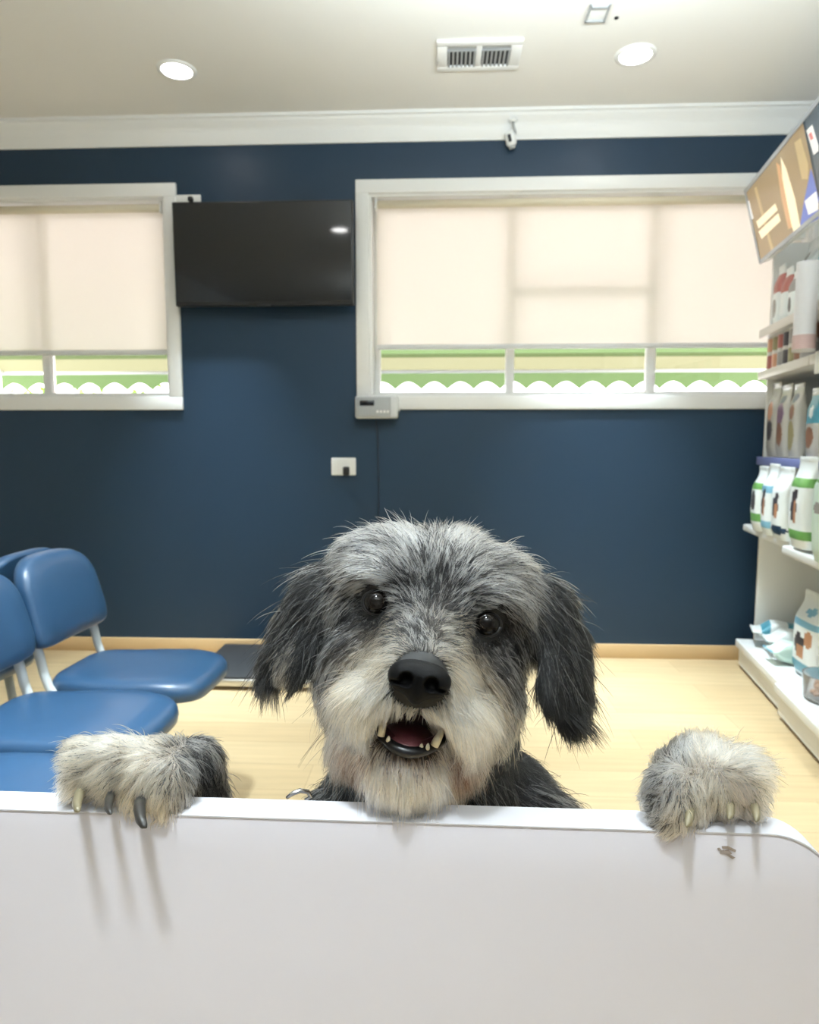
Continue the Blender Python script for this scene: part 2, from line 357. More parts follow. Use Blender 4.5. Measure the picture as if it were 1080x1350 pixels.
# small surface bracket on the ceiling
p = onZ(788, 14, CEIL); root = empty('ceiling_bracket', (p.x, p.y, CEIL), label='small white square ceiling plate at top edge beside a dark hole', cat='bracket')
mb = MB().box((-.035, -.06, -.01), (.035, .05, 0), bev=.004); mb.build('cover_plate', M_trim, root)
mb = MB()
for a, c in (((-.038, -.06, -.016), (-.032, .052, -.008)), ((.032, -.06, -.016), (.038, .052, -.008)), ((-.04, .042, -.016), (.04, .05, -.008)), ((-.03, -.05, -.018), (.03, -.035, -.008))): mb.box(a, c)
mb.build('bracket_rim', M_grey, root)
p = onZ(813, 23, CEIL); tag(MB().lathe([(0, -.004), (.007, -.004), (.009, 0)], 14).build('screw_anchor', M_dark, loc=(p.x, p.y, CEIL)), 'tiny dark screw anchor in the ceiling beside the square plate', 'fixing')
# security camera
p = onY(672, 186, D-.06); root = empty('security_camera', (p.x, p.y, p.z), label='small white security camera hanging from the cornice', cat='camera')
mb = MB().tube([(.015, .0, .095), (.018, 0, .07), (.03, .01, .045), (.02, .01, .03), (.0, 0, .02)], .006); mb.build('mount_arm', M_grey, root)
MB().lathe([(0, .104), (.022, .104), (.024, .098), (.012, .09), (0, .09)], 20, M=Matrix.Translation((.015, 0, 0))).build('mount_base', M_white, root)
Mc = Matrix.Translation((0, 0, .03)) @ Matrix.Rotation(rad(-16), 4, 'Y') @ Matrix.Rotation(rad(12), 4, 'X')
MB().lathe([(0, .012), (.02, .012), (.026, .004), (.027, -.04), (.02, -.052), (0, -.052)], 24, M=Mc).build('camera_body', M_white, root)
MB().box((-.016, -.03, -.035), (.0, -.018, .0), bev=.004, M=Mc).build('camera_lens', M_black, root)
MB().box((-.016, -.02, -.064), (.014, .016, -.05), bev=.004, M=Mc).build('sensor_head', M_grey, root)
# television
TX0, TX1, TZ0, TZ1 = onY(230, 330, D-.1).x, onY(466, 330, D-.1).x, onY(350, 403, D-.1).z, onY(345, 266, D-.1).z
tcx, tcz = (TX0+TX1)/2, (TZ0+TZ1)/2; tw, th = (TX1-TX0)/2, (TZ1-TZ0)/2
root = empty('television', (tcx, D-.1, tcz), label='black flat television mounted between the two windows, switched off', cat='television')
Mt = Matrix.Rotation(rad(1.2), 4, 'X')
MB().box((-tw, -.012, -th), (tw, .022, th), bev=.004, M=Mt).build('television_case', M_black, root)
MB().box((-tw+.008, -.0135, -th+.022), (tw-.008, -.011, th-.008), M=Mt).build('screen', M_screen, root)
MB().box((-.035, -.018, -th-.006), (.035, -.004, -th+.004), bev=.002, M=Mt).build('sensor_bump', M_black, root)
MB().box((-.14, .02, -.1), (.14, .096, .1), bev=.006).build('wall_mount', M_black, root)
# power point half behind the television
p = onY(247, 262, D-.01); root = empty('power_point', (p.x, D, p.z), label='white double power point beside top left corner of the television', cat='power socket', group='wall power points')
MB().box((-.065, -.012, -.02), (.07, 0, .02), bev=.004).build('face_plate', M_white, root)
MB().box((.01, -.04, -.02), (.036, -.012, .004), bev=.006).build('plug', M_black, root)
# power point with black plug
p = onY(453, 615, D-.01); root = empty('power_point', (p.x, D, p.z), label='white power point low on navy wall with black plug', cat='power socket', group='wall power points')
MB().box((-.066, -.012, -.047), (.066, 0, .047), bev=.006).build('face_plate', M_white, root)
MB().box((-.0, -.048, -.047), (.034, -.012, 0), bev=.008).build('plug', M_black, root)
for s in (-.036, .036): MB().box((s-.008, -.016, .018), (s+.008, -.011, .036), bev=.002).build('rocker_switch', M_white, root)
# scale display
p = onY(497, 537, D-.05); root = empty('scale_display', (p.x, D-.02, p.z), label='pale grey weighing scale display box under corner of wide window', cat='display unit')
MB().box((-.112, -.06, -.058), (.112, 0, .058), bev=.012, seg=3).build('display_case', mat('pale_grey_plastic', s2l((205, 208, 209)), .45), root)
MB().box((-.105, -.0625, -.05), (.075, -.059, .05), bev=.003).build('front_panel', M_grey, root)
MB().box((-.086, -.064, .006), (-.012, -.062, .034), bev=.001).build('display_window', M_screen, root)
mb = MB()
for k in range(4): mb.box((.0+.018*k, -.064, -.03), (.012+.018*k, -.062, -.018), bev=.001)
mb.build('button_row', M_white, root)
MB().box((.112, -.045, -.02), (.12, -.02, .03), bev=.003).build('side_socket', M_white, root)
pc = [Vector((p.x-.01, D-.02, p.z-.055)), Vector((p.x+.0, D-.008, p.z-.15)), Vector((p.x+.005, D-.006, .8)), Vector((p.x-.002, D-.006, .4)), Vector((p.x-.01, D-.016, .09)), Vector((p.x-.15, D-.02, .02))]
tag(MB().tube(pc, .004, 8).build('scale_cable', mat('navy_cable', s2l((22, 36, 55)), .5)), 'thin dark cable running down navy wall from the scale display', 'cable')
# walk-on scale platform
q0 = onZ(252, 875, .06)
x0, x1, y0, y1 = -1.18, -.15, 3.06, 3.6
root = empty('platform_scale', ((x0+x1)/2, (y0+y1)/2, 0), label='low black walk-on pet scale against the foot of the wall', cat='scale')
hx, hy = (x1-x0)/2, (y1-y0)/2
MB().box((-hx, -hy, .018), (hx, hy, .052), bev=.006).build('scale_base', M_alu, root)
MB().box((-hx+.006, -hy+.012, .05), (hx-.006, hy, .062), bev=.003).build('rubber_mat', mat('black_rubber', s2l((34, 36, 39)), .6, bump=(90, .2, .003)), root)
for sx in (-1, 1):
    for sy in (-1, 1): MB().lathe([(0, 0), (.025, 0), (.025, .02), (0, .02)], 16, M=Matrix.Translation((sx*(hx-.06), sy*(hy-.06), 0))).build('foot', M_black, root)

# ------------------------------------------------------------------ waiting room chairs
def superell(w, d, n, e=4.0, e2=None):
    out = []
    for i in range(n):
        a = 2*math.pi*i/n; c, s = math.cos(a), math.sin(a)
        out.append((math.copysign(abs(c)**(2/e), c)*d/2, math.copysign(abs(s)**(2/e), s)*w/2))
    return out
def pad(outline, zfun, layers, mb, m, dx=0):
    """cushion: stack of scaled outlines; layers = (scale, height offset)"""
    n = len(outline); vs = []; fs = []
    for sc, dz in layers:
        for x, y in outline: vs.append((x*sc+dx, y*sc, zfun(x*sc, y*sc)+dz))
    L = len(layers)
    for k in range(L-1):
        for i in range(n):
            j = (i+1) % n; fs.append((k*n+i, k*n+j, (k+1)*n+j, (k+1)*n+i))
    fs.append(tuple(range(n))[::-1]); c = len(vs); vs.append((dx, 0, zfun(0, 0)+layers[-1][1]))
    for i in range(n): fs.append(((L-1)*n+i, (L-1)*n+(i+1) % n, c))
    mb.pydata(vs, fs, m); return mb
M_tube = mat('pale_grey_tube', s2l((205, 212, 214)), .3, coat=.3)
CW = .355
def make_chair(label, group):
    """faces +x; origin on the floor under the seat centre; width along y"""
    r = empty('waiting_chair', (0, 0, 0), label=label, cat='chair', group=group)
    ol = [(x*(1.0) , y*(1-.10*(x/.2)*(1 if x < 0 else .35)*-1 if x < 0 else 1-.05*(x/.2)**2)) for x, y in superell(CW, .45, 56, 5)]
    zf = lambda x, y: .012*(x/.2)+.018*(x/.2)**2*(1 if x < 0 else -.9) - .004*math.cos(y/CW*math.pi)
    lay = [(.9, .435), (.985, .444), (1.0, .46), (.99, .475), (.955, .487), (.88, .495), (.7, .498), (.4, .498)]
    pad(ol, zf, lay, MB(), None, .02).build('seat', M_vinyl, r)
    # backrest: panel in the y-z plane, round shoulders, leaning back
    n = 64; outl = []
    for i in range(n):
        a = 2*math.pi*i/n; c, s = math.cos(a), math.sin(a)
        ee = 3.2 if s > 0 else 7
        y = math.copysign(abs(c)**(2/ee), c)*CW/2; z = math.copysign(abs(s)**(2/ee), s)*.128
        outl.append((y*(1-.05*(z/.128)), z))
    mb = MB(); vs = []; fs = []
    lay = [(.9, -.024), (.98, -.02), (1, -.008), (.995, .008), (.97, .018), (.92, .024), (.7, .028), (.35, .029)]
    def back(y, z, t):   # curved a little round the sitter, lean back
        return (-.228-.25*(z)-.05*(z/.128)**2*.15+t+.14*y*y*2, y, .705+z)
    for sc, t in lay:
        for y, z in outl: vs.append(back(y*sc, z*sc, t))
    for k in range(len(lay)-1):
        for i in range(n): fs.append((k*n+i, k*n+(i+1) % n, (k+1)*n+(i+1) % n, (k+1)*n+i))
    fs.append(tuple(range(n))[::-1]); vs.append(back(0, 0, .029))
    for i in range(n): fs.append(((len(lay)-1)*n+i, (len(lay)-1)*n+(i+1) % n, len(vs)-1))
    mb.pydata(vs, fs).build('backrest', M_vinyl, r)
    for s in (-1, 1):
        y = s*(CW/2-.035)
        MB().tube([(-.1, y, .44), (-.15, y, .445), (-.185, y, .465), (-.2, y, .51), (-.21, y, .56), (-.236, y, .64), (-.255, y, .72)], .0125, 14).build('back_post', M_tube, r)
        MB().tube([(-.02, y*.6, .44), (-.02, y*.6, .05), (.0, y*.6, .018), (.03, y*.6, .0125), (.1, y*.6, .0125)], .0125, 14).build('leg', M_tube, r)
        MB().tube([(-.12, y*.6, .44), (-.14, y*.6, .30), (-.2, y*.6, .0)], .0125, 14).build('leg', M_tube, r)
    MB().tube([(-.13, -CW/2+.035, .43), (-.13, CW/2-.035, .43)], .011).build('cross_bar', M_tube, r)
    MB().tube([(.10, -CW/2+.035, .43), (.10, CW/2-.035, .43)], .011).build('cross_bar', M_tube, r)
    return r
g = 'blue vinyl waiting chairs'
ch = make_chair('blue vinyl waiting chair nearest the navy wall, whole back and seat visible', g)
PITCH = .372; CX0, CY0 = -.905, 1.95
spots = [(0, None), (1, 'middle blue vinyl chair of the row, its seat just above the dog\'s paw'), (2, 'blue vinyl chair nearest the white gate, only a seat corner showing')]
for k, lb in spots:
    c = ch if k == 0 else copy_tree(ch)
    c.location = (CX0-.012*k, CY0-PITCH*k, 0); c.rotation_euler.z = rad(-2)
    if lb: c['label'] = lb
cb = copy_tree(ch); cb.location = (CX0-.60, CY0+.03, 0); cb.rotation_euler.z = rad(178); cb['label'] = 'blue chair turned away behind the others, only its top edge showing'
cb2 = copy_tree(ch); cb2.location = (CX0-.61, CY0+.03-PITCH, 0); cb2.rotation_euler.z = rad(178); cb2['label'] = 'second blue chair turned away behind the row, hidden by the chair in front'

# ------------------------------------------------------------------ shelving along the right side
GA = 8.5; U = Vector((math.sin(rad(GA)), math.cos(rad(GA)), 0)); N = Vector((math.cos(rad(GA)), -math.sin(rad(GA)), 0))
G0 = onZ(970, 879, 0); G0.z = 0; GROT = rad(-90-GA)        # local x = towards the camera, local y = into the shelf
def gp(s, L, z): return G0+N*s+U*L+Vector((0, 0, z))
def onS(px, py, s):
    d = ray(px, py); t = ((G0+N*s-CC).dot(N))/d.dot(N); p = CC+d*t-G0; return p.dot(U), p.z
def onL(px, py, L):
    d = ray(px, py); t = ((G0+U*L-CC).dot(U))/d.dot(U); p = CC+d*t-G0; return p.dot(N), p.z
GM = Matrix.Translation(G0) @ Matrix.Rotation(GROT, 4, 'Z')
sD, zD = onL(966, 690, 0); sA, zA = onL(1004, 438, 0); sB, zB = onL(1002, 493, 0); sC, zC = onL(1000, 604, 0); _, zB0 = onL(964, 841, 0); sP, _ = onL(1002, 700, .0)
LJ = onS(1040, 727, 0)[0]; S1 = sP+.40
M_strip = mat('lavender_price_strip', s2l((128, 136, 186)), .4); M_ticket = mat('paper_ticket', s2l((236, 238, 236)), .6); M_lip = mat('grey_price_strip', s2l((206, 200, 192)), .35)
Lx = lambda L: -L            # local x of a distance L along the run
def unit(La, Lb, label, near):
    r = empty('shelving_unit', gp(0, (La+Lb)/2, 0), GROT, label=label, cat='shelving', group='white shelving units')
    xm = -(La+Lb)/2; X0, X1 = -Lb-xm+.0015, -La-xm-.0015          # La < Lb : local x runs from -Lb to -La
    top = 2.12
    MB().box((X0, S1, 0), (X1, S1+.03, top), bev=.002).build('back_panel', M_metalw, r)
    mb = MB(); off = -.02 if near else 0
    mb.box((X0, .012+off, .02), (X1, S1, zB0-.035)); MB_ = mb
    mb.build('base_kick_plate', M_metalw, r)
    MB().box((X0, off-.008, zB0-.04), (X1, S1, zB0), bev=.006, seg=3).build('base_deck', M_metalw, r)
    for z, s, nm in ((zD, 0+off*1.5, 'deep'), (zC, sC, 'c'), (zB, sB, 'b'), (zA, sA, 'a')):
        if nm == 'deep' and near: z -= .012
        h = .034 if nm == 'deep' else .03
        sh = MB().box((X0+.002, s, z-h), (X1-.002, S1, z), bev=.008 if nm == 'deep' else .004, seg=3).build('shelf', M_metalw, r)
        if nm != 'deep':
            hh = .036
            MB().box((X0+.002, s-.010, z-hh+.004), (X1-.002, s+.001, z+.008), bev=.002).build('price_strip', M_strip if nm == 'c' else M_lip, sh)
            if near:
                for k in range(3):
                    x = X0+.07+.16*k
                    if nm == 'b': MB().box((x, s-.014, z-.075), (x+.14, s-.011, z+.012), bev=.001).build('price_ticket', M_ticket, sh)
    if not near:
        MB().box((X0-.02, sP, 0), (X0, S1+.03, top), bev=.002).build('end_panel', M_metalw, r)
    else:
        for x in (X0+.03, X1-.03):
            MB().tube([(x, .02, zD-.05), (x, .07, zD-.062), (x, .16, zD-.11), (x, .25, zD-.18), (x, S1, zD-.2)], .011, 10, flat=1.8).build('shelf_bracket', M_metalw, r)
    return r
unit(LJ, 0, 'white pet food shelving unit standing against the navy wall', False)
unit(-2.1, LJ, 'nearer white shelving unit cut off by right edge of photo', True)

# products ---------------------------------------------------------------
P_white = mat('bag_white_film', s2l((232, 238, 238)), .28, noise=(9, .05)); P_mint = mat('bag_pale_mint', s2l((222, 244, 232)), .28); P_green = mat('print_green', s2l((104, 156, 84)), .35)
P_blue = mat('print_sky_blue', s2l((128, 180, 204)), .35); P_teal = mat('print_teal', s2l((76, 148, 168)), .35); P_dark = mat('print_charcoal', s2l((62, 58, 62)), .4)
P_tan = mat('print_tan', s2l((178, 130, 96)), .4); P_navy = mat('print_navy', s2l((40, 62, 84)), .35); P_orange = mat('print_orange', s2l((196, 146, 116)), .35); P_clear = mat('bag_grey_film', s2l((186, 184, 178)), .2)
P_purple = mat('print_purple', s2l((120, 96, 120)), .35); P_olive = mat('kibble_olive', s2l((142, 134, 98)), .5); P_brown = mat('kibble_brown', s2l((128, 92, 72)), .5); P_red = mat('print_red', s2l((164, 98, 90)), .4); P_pinkgrey = mat('print_pink_grey', s2l((186, 160, 156)), .4); P_grey = mat('print_grey', s2l((150, 146, 142)), .4)
def bag(label, w, h, d, bands=(), pics=(), base=P_white, loc=(0, 0, 0), rz=0, tilt=0, lie=0, name='pet_food_bag', cat='pet food bag', group='bags of pet food'):
    r = empty(name, loc, GROT+rz, label=label, cat=cat, group=group)
    r.rotation_euler.x = tilt
    nu, nv = 60, 40; vs, fs = [], []; mats = [base]
    sm = lambda a, b, t: (lambda q: q*q*(3-2*q))(min(1, max(0, (t-a)/(b-a))))
    ph = random.random()*9
    def pt(i, j):
        t = j/nv; a = 2*math.pi*i/nu; c, s = math.cos(a), math.sin(a)
        dp = d/2*(.72+.28*sm(0, .15, t)+.12*math.sin(math.pi*min(1, t/.8)))*(1-.97*sm(.66, .95, t))+.003
        wp = w/2*(.9+.05*sm(0, .1, t)+.05*sm(.7, .95, t))
        e = 3.4
        x = math.copysign(abs(c)**(2/e), c)*wp; y = math.copysign(abs(s)**(2/(e-.6)), s)*dp
        wr = .012*d*(math.sin(9*t+5*a+ph)+.7*math.sin(17*t-3*a+ph))
        return Vector((x+wr*.4*c, y+wr*s, h*t))
    for j in range(nv+1):
        for i in range(nu): vs.append(pt(i, j))
    bmt = []
    for j in range(nv):
        for i in range(nu):
            k = (i+1) % nu; fs.append((j*nu+i, j*nu+k, (j+1)*nu+k, (j+1)*nu+i))
            t = (j+.5)/nv; c = (vs[fs[-1][0]]+vs[fs[-1][2]])/2; m = base
            for t0, t1, mm in bands:
                if t0 <= t < t1: m = mm
            if c.y < 0:
                for cx, ct, rx, rt, mm in pics:
                    if ((c.x/(w/2)-cx)/rx)**2+((t-ct)/rt)**2 < 1: m = mm
            bmt.append(m)
    fs.append(tuple(range(nu))[::-1]); bmt.append(base); fs.append(tuple(nv*nu+i for i in range(nu))); bmt.append(base)
    M = Matrix.Identity(4)
    if lie: M = Matrix.Translation((0, h*.35, d*.40)) @ Matrix.Rotation(rad(78), 4, 'X') @ Matrix.Translation((0, 0, -h*.5)) @ Matrix.Rotation(math.pi, 4, 'Z')
    if lie: M = Matrix.Translation((0, d*.2, d*.5)) @ Matrix.Rotation(rad(-84 if lie > 0 else 84), 4, 'Y') @ Matrix.Translation((0, 0, -h*.5)) @ Matrix.Rotation(rad(90 if lie > 0 else -90), 4, 'Z') 
    if lie:
        zmin = min((M @ v).z for v in vs); M = Matrix.Translation((0, 0, -zmin+.001)) @ M
    mb = MB()
    for m in [base]+[m for m in bmt]: mb.mi(m)
    b = bmesh.new(); V = [b.verts.new(M @ v) for v in vs]
    k = mb.mats
    mb.bm.free(); mb.bm = b
    for f, m in zip(fs, bmt):
        ff = b.faces.new([V[i] for i in f]); ff.material_index = k.index(m); ff.smooth = True
    mb.build('bag_body', None, r)
    MB().box((-w*.475, -.0045, h*.955), (w*.475, .0045, h*1.01), bev=.002, M=M).build('top_seal', P_blue if base is P_mint else base, r)
    return r
def Lc(pa, pb, py, s): return (onS(pa, py, s)[0]+onS(pb, py, s)[0])/2
def bagpx(label, pa, pb, py, s, z, ytop, d=.09, wmin=.12, **k):
    """width from the bag's left and right edges, height from its top edge"""
    L0, L1 = onS(pa, py, s)[0], onS(pb, py, s)[0]; zt = onS((pa+pb)/2, ytop, s)[1]
    w = max(wmin, abs(L0-L1)*.90); return bag(label, w, zt-z, d, loc=gp(s+d/2, (L0+L1)/2, z), **k)
pets = lambda dx=0: [(dx, .45, .34, .16, P_dark), (dx+.1, .40, .2, .12, P_tan), (dx+.12, .60, .26, .06, P_dark)]
# deep shelf
zs = zD+.001
bagpx('white bag with two green bands at the far end of the deep shelf', 989, 1001, 660, -.03, zs, 615, d=.072, bands=[(.16, .28, P_green), (.66, .76, P_green)], pics=[(0, .47, .5, .15, P_dark)])
bagpx('white bag with sky blue bands, second along the deep shelf', 1002, 1015, 660, -.03, zs, 612, d=.072, bands=[(.1, .2, P_blue), (.6, .7, P_blue)], pics=pets())
bagpx('white bag with dark dog print and navy patch, third along deep shelf', 1014, 1034, 665, -.03, zs, 616, d=.075, bands=[], pics=pets(.1)+[(.25, .14, .7, .07, P_navy)])
bagpx('white bag with bright green bands beside the pale mint bag', 1037, 1062, 665, -.035, zs, 603, d=.08, bands=[(.09, .2, P_green), (.68, .78, P_green)], pics=pets())
bagpx('large pale mint bag at right edge of the photo on deep shelf', 1064, 1110, 665, -.06, zs-.012, 596, d=.10, base=P_mint, bands=[(.72, .74, P_green)], pics=[(-.2, .5, .3, .05, P_grey)])
# hanging shelf C : clear packs
zs = zC+.010
gC = 'packs of treats on the lavender edged shelf'
for lb, pa, pb, yt, base, bands, pics in (
    ('grey film treat pack with orange top, farthest on lavender edged shelf', 1010, 1022.5, 506, P_clear, [], [(0, .62, .55, .13, P_orange), (.1, .36, .5, .14, P_dark), (.1, .85, .4, .06, P_grey)]),
    ('treat pack with purple print and brown biscuits, second on lavender edged shelf', 1022, 1037, 508, P_clear, [], [(0, .6, .6, .16, P_purple), (.05, .32, .55, .16, P_brown), (0, .8, .5, .05, P_navy)]),
    ('treat pack of olive biscuits, third on lavender edged shelf', 1038, 1052, 507, P_clear, [], [(0, .3, .6, .2, P_olive), (0, .62, .5, .1, P_brown), (0, .82, .6, .06, P_navy)]),
    ('teal topped treat pack nearest right edge of photo', 1061, 1079, 512, P_clear, [(.5, .9, P_teal)], [(.0, .3, .6, .16, P_brown), (.1, .66, .3, .08, P_white)]),
    ('teal treat pack cut off by the right edge of photo', 1081, 1105, 512, P_clear, [(.5, .9, P_teal)], [(.0, .3, .6, .16, P_brown)])):
    bagpx(lb, pa, pb, 550, sC+.02, zs, yt, d=.05, wmin=.08, base=base, bands=bands, pics=pics, name='treat_pack', cat='treat pack', group=gC)
# shelf B : cans, two high
zs = zB+.010
def can(loc, m, lb):
    r = empty('food_can', loc, random.random(), label=lb, cat='can', group='stacked pet food cans')
    MB().lathe([(0, 0), (.033, 0), (.034, .003), (.0335, .006), (.0335, .073), (.034, .076), (.0335, .079), (.031, .079), (.031, .076), (0, .076)], 28).build('can_body', M_alu, r)
    MB().lathe([(.0338, .008), (.0342, .009), (.0342, .069), (.0338, .070)], 28).build('can_label', m, r)
    return r
cm = [P_red, P_orange, P_grey, P_dark, P_olive, P_brown, P_grey]; cl = ['red', 'orange', 'grey', 'charcoal', 'olive', 'brown', 'pale grey']
ordn = ['farthest', 'second', 'third', 'fourth', 'fifth', 'sixth', 'seventh']
zgap = zA-zB
for i in range(7):
    L = -.03-.074*i-.02
    tiers = 2 if zgap > .2 else 1
    for t in range(tiers):
        can(gp(sB+.05, L, zs+.0795*t), cm[i] if t == 0 else cm[(i*3+1) % 7], '%s labelled can, %s from the wall in the %s row' % (cl[i] if t == 0 else cl[(i*3+1) % 7], ordn[i], 'lower' if t == 0 else 'upper'))
# shelf A : pouches in front, tall bags behind
zs = zA+.010
gA = 'pouches on the top shelf'
for k, (pa, pb, mm, c1, lb) in enumerate(((1019, 1028, P_red, P_grey, 'red topped pouch farthest along the top shelf'), (1028.5, 1038, P_red, P_white, 'red and white pouch, second along the top shelf'), (1038.5, 1048, P_grey, P_dark, 'grey and dark pouch, third along the top shelf'))):
    bagpx(lb, pa, pb, 385, sA+.03, zs, 352+3*k, d=.05, wmin=.07, bands=[(.55, .85, mm)], pics=[(0, .3, .5, .16, c1)], name='food_pouch', cat='pouch', group=gA)
bagpx('tall white bag under the header sign, behind the pouches', 1049, 1066, 360, sA+.12, zs, 318, d=.10, pics=[(0, .75, .4, .1, P_grey)])
bagpx('white and teal bag on top shelf at right edge of photo', 1072, 1108, 350, sA+.1, zs, 292, d=.11, bands=[(.5, .8, P_teal)], pics=[(0, .65, .5, .08, P_white)])
# ridged canister standing proud of the shelf B lip
L0 = onS(1063, 400, sA-.068)[0]; z0 = onS(1063, 462, sA-.068)[1]; z1 = onS(1063, 348, sA-.068)[1]
r = empty('dispenser_tube', gp(sA-.068, L0, z0), 0, label='pale grey ridged dispenser tube clipped to shelf front under the sign', cat='dispenser')
rr = .04; hh = z1-z0; prof = [(0, 0), (rr, 0)]
for k in range(24): prof += [(rr, hh*(.2+.8*k/24)), (rr-.0015, hh*(.2+.8*(k+.5)/24))]
prof += [(rr, hh), (rr-.004, hh), (rr-.004, hh*.3), (0, hh*.3)]
MB().lathe(prof, 32).build('tube_body', mat('pale_grey_film', s2l((214, 214, 216)), .3), r)
MB().lathe([(rr+.0008, hh*.02), (rr+.001, hh*.18)], 32).build('lower_label', P_pinkgrey, r)
MB().box((-.02, rr-.004, hh*.5), (.02, rr+.012, hh*.56)).build('clip', M_metalw, r)
# base deck
zs = zB0+.001
Lq = lambda pa, py, s: onS(pa, py, s)[0]
bag('white bag with teal bands lying flat at far end of base deck', .14, .25, .10, bands=[(.2, .4, P_teal), (.7, .85, P_teal)], loc=gp(.16, -.135, zs), lie=1, rz=1.4, name='flat_food_bag')
bag('crumpled white bag lying second along the base deck', .13, .24, .10, pics=[(.2, .4, .3, .1, P_dark)], loc=gp(.17, -.285, zs), lie=1, rz=1.5, name='flat_food_bag')
bag('pale mint bag lying in front of upright dog food bag', .11, .19, .08, base=P_mint, pics=[(.2, .3, .5, .1, P_grey)], loc=gp(.12, -.405, zs), lie=1, rz=1.65, name='flat_food_bag')
bag('black pack standing behind the flat bags on base deck', .2, .15, .06, base=P_dark, bands=[(.4, .5, P_green)], loc=gp(.39, -.36, zs), name='flat_food_bag')
bag('large upright white bag with sky blue band and dog print on base deck', .25, .36, .12, bands=[(.06, .19, P_teal), (.62, .71, P_blue)], pics=[(-.1, .40, .34, .14, P_dark), (.0, .32, .2, .1, P_tan), (.45, .5, .2, .1, P_tan), (.1, .80, .3, .05, P_blue)], loc=gp(.16, -.59, zs), rz=.1)
M_clear = bpy.data.materials.new('clear_plastic'); M_clear.use_nodes = True
_b = M_clear.node_tree.nodes['Principled BSDF']; _b.inputs['Transmission Weight'].default_value = .85; _b.inputs['Roughness'].default_value = .12; _b.inputs['IOR'].default_value = 1.2; _b.inputs['Base Color'].default_value = (.93, .92, .92, 1)
r = empty('treat_tub', gp(.02+.09, -.86, zs), 0, label='clear plastic tub of treats in front of the upright bag', cat='tub')
MB().lathe([(0, .002), (.075, .002), (.085, .012), (.092, .10), (.094, .105), (.09, .103), (.083, .014), (.072, .006), (0, .006)], 36).build('tub_wall', M_clear, r)
mb = MB()
for k in range(26):
    a = random.random()*6.28; q = .055*math.sqrt(random.random()); mb.ball((q*math.cos(a), q*math.sin(a), .018+.03*random.random()), (.016, .011, .009), sub=2)
mb.build('treats', P_tan, r)

# header sign, its colours weakly emissive -----------------------------------------------------------
sT, zT = onL(983, 252, .02); sBt, zBt = onL(1003, 347, .02)
SO = gp(sT, .02, zT); SV = gp(sBt, .02, zBt)-SO; SU = -U; SN = SV.normalized().cross(SU).normalized()
if SN.dot(N) > 0: SN = -SN
SLEN = 1.9
root = empty('header_sign', gp(sBt, -.9, zBt), label='tilted advertising sign with brown and blue picture above shelves', cat='sign')
rl = Vector(root.location)
sp = lambda a, t, k=0: SO+SU*a+SV*t+SN*k-rl         # a metres along, t 0..1 downwards, k proud of the face
def onSign(px, py):
    d = ray(px, py); q = CC+d*((SO-CC).dot(SN)/d.dot(SN))-SO; return q.dot(SU), q.dot(SV)/SV.length_squared
MB().prism([sp(0, 0, -.001), sp(SLEN, 0, -.001), sp(SLEN, 1, -.001), sp(0, 1, -.001)], -SN*.045, bev=.003).build('sign_case', M_metalw, root)
M_edge = mat('clear_edge_trim', s2l((190, 196, 204)), .2)
mb = MB()
for t0, t1 in ((-.015, .035), (.965, 1.015)): mb.prism([sp(0, t0, .0), sp(SLEN, t0, .0), sp(SLEN, t1, .0), sp(0, t1, .0)], SN*.006, bev=.001)
mb.prism([sp(-.004, 0, 0), sp(.012, 0, 0), sp(.012, 1, 0), sp(-.004, 1, 0)], SN*.006)
mb.build('edge_trim', M_edge, root)
def lit(name, c, st): return mat(name, s2l(c), .25, emis=s2l(c), estr=st)
S_brown = lit('sign_brown', (182, 158, 124), .12); S_tan = lit('sign_tan', (214, 190, 144), .16); S_cream = lit('sign_cream', (255, 246, 214), .4); S_blue = lit('sign_blue', (122, 140, 222), .15); S_white = lit('sign_white', (250, 250, 250), .4); S_slate = lit('sign_slate', (104, 116, 126), .06); S_dk = lit('sign_dark', (70, 80, 90), .03); S_red = lit('sign_red', (236, 150, 150), .15); S_or = lit('sign_orange', (232, 186, 140), .2)
def patch(nm, pts, m, k):
    MB().prism([sp(*onSign(*p), k) for p in pts], SN*.0006).build(nm, m, root)
La, Lb_ = onSign(1062, 190)[0], 0
aj = onSign(1063, 170)[0]
MB().prism([sp(.012, .035, .0004), sp(aj, .035, .0004), sp(aj, .965, .0004), sp(.012, .965, .0004)], SN*.0006).build('picture_panel', S_brown, root)
MB().prism([sp(aj, .035, .0004), sp(SLEN, .035, .0004), sp(SLEN, .965, .0004), sp(aj, .965, .0004)], SN*.0006).build('second_picture_panel', S_slate, root)
MB().prism([sp(aj-.012, .035, .0012), sp(aj+.006, .035, .0012), sp(aj+.006, .965, .0012), sp(aj-.012, .965, .0012)], SN*.0006).build('panel_divider', S_dk, root)
patch('flame_shape', [(1030, 207), (1037, 222), (1049, 262), (1056, 300), (1047, 306), (1040, 280), (1033, 245)], S_cream, .0012)
patch('flame_edge', [(1024, 214), (1029, 218), (1036, 255), (1045, 300), (1040, 302), (1031, 262)], S_or, .0014)
patch('tan_brush_stroke', [(1048, 188), (1056, 182), (1066, 216), (1066, 236), (1058, 236)], S_tan, .0012)  # yellowish brush stroke of the picture
patch('blue_shape', [(1070, 222), (1075, 240), (1080, 262), (1080, 288), (1055, 302), (1061, 265)], S_blue, .0016)
patch('white_block', [(1062, 265), (1077, 252), (1080, 268), (1080, 276), (1067, 283)], S_white, .0022)
patch('light_seam', [(995, 248), (998, 246), (1021, 330), (1018, 333)], S_tan, .0012)
patch('white_edge_mark', [(985, 268), (988, 264), (994, 288), (990, 290)], S_white, .0012)  # small white patch near the far edge of the panel
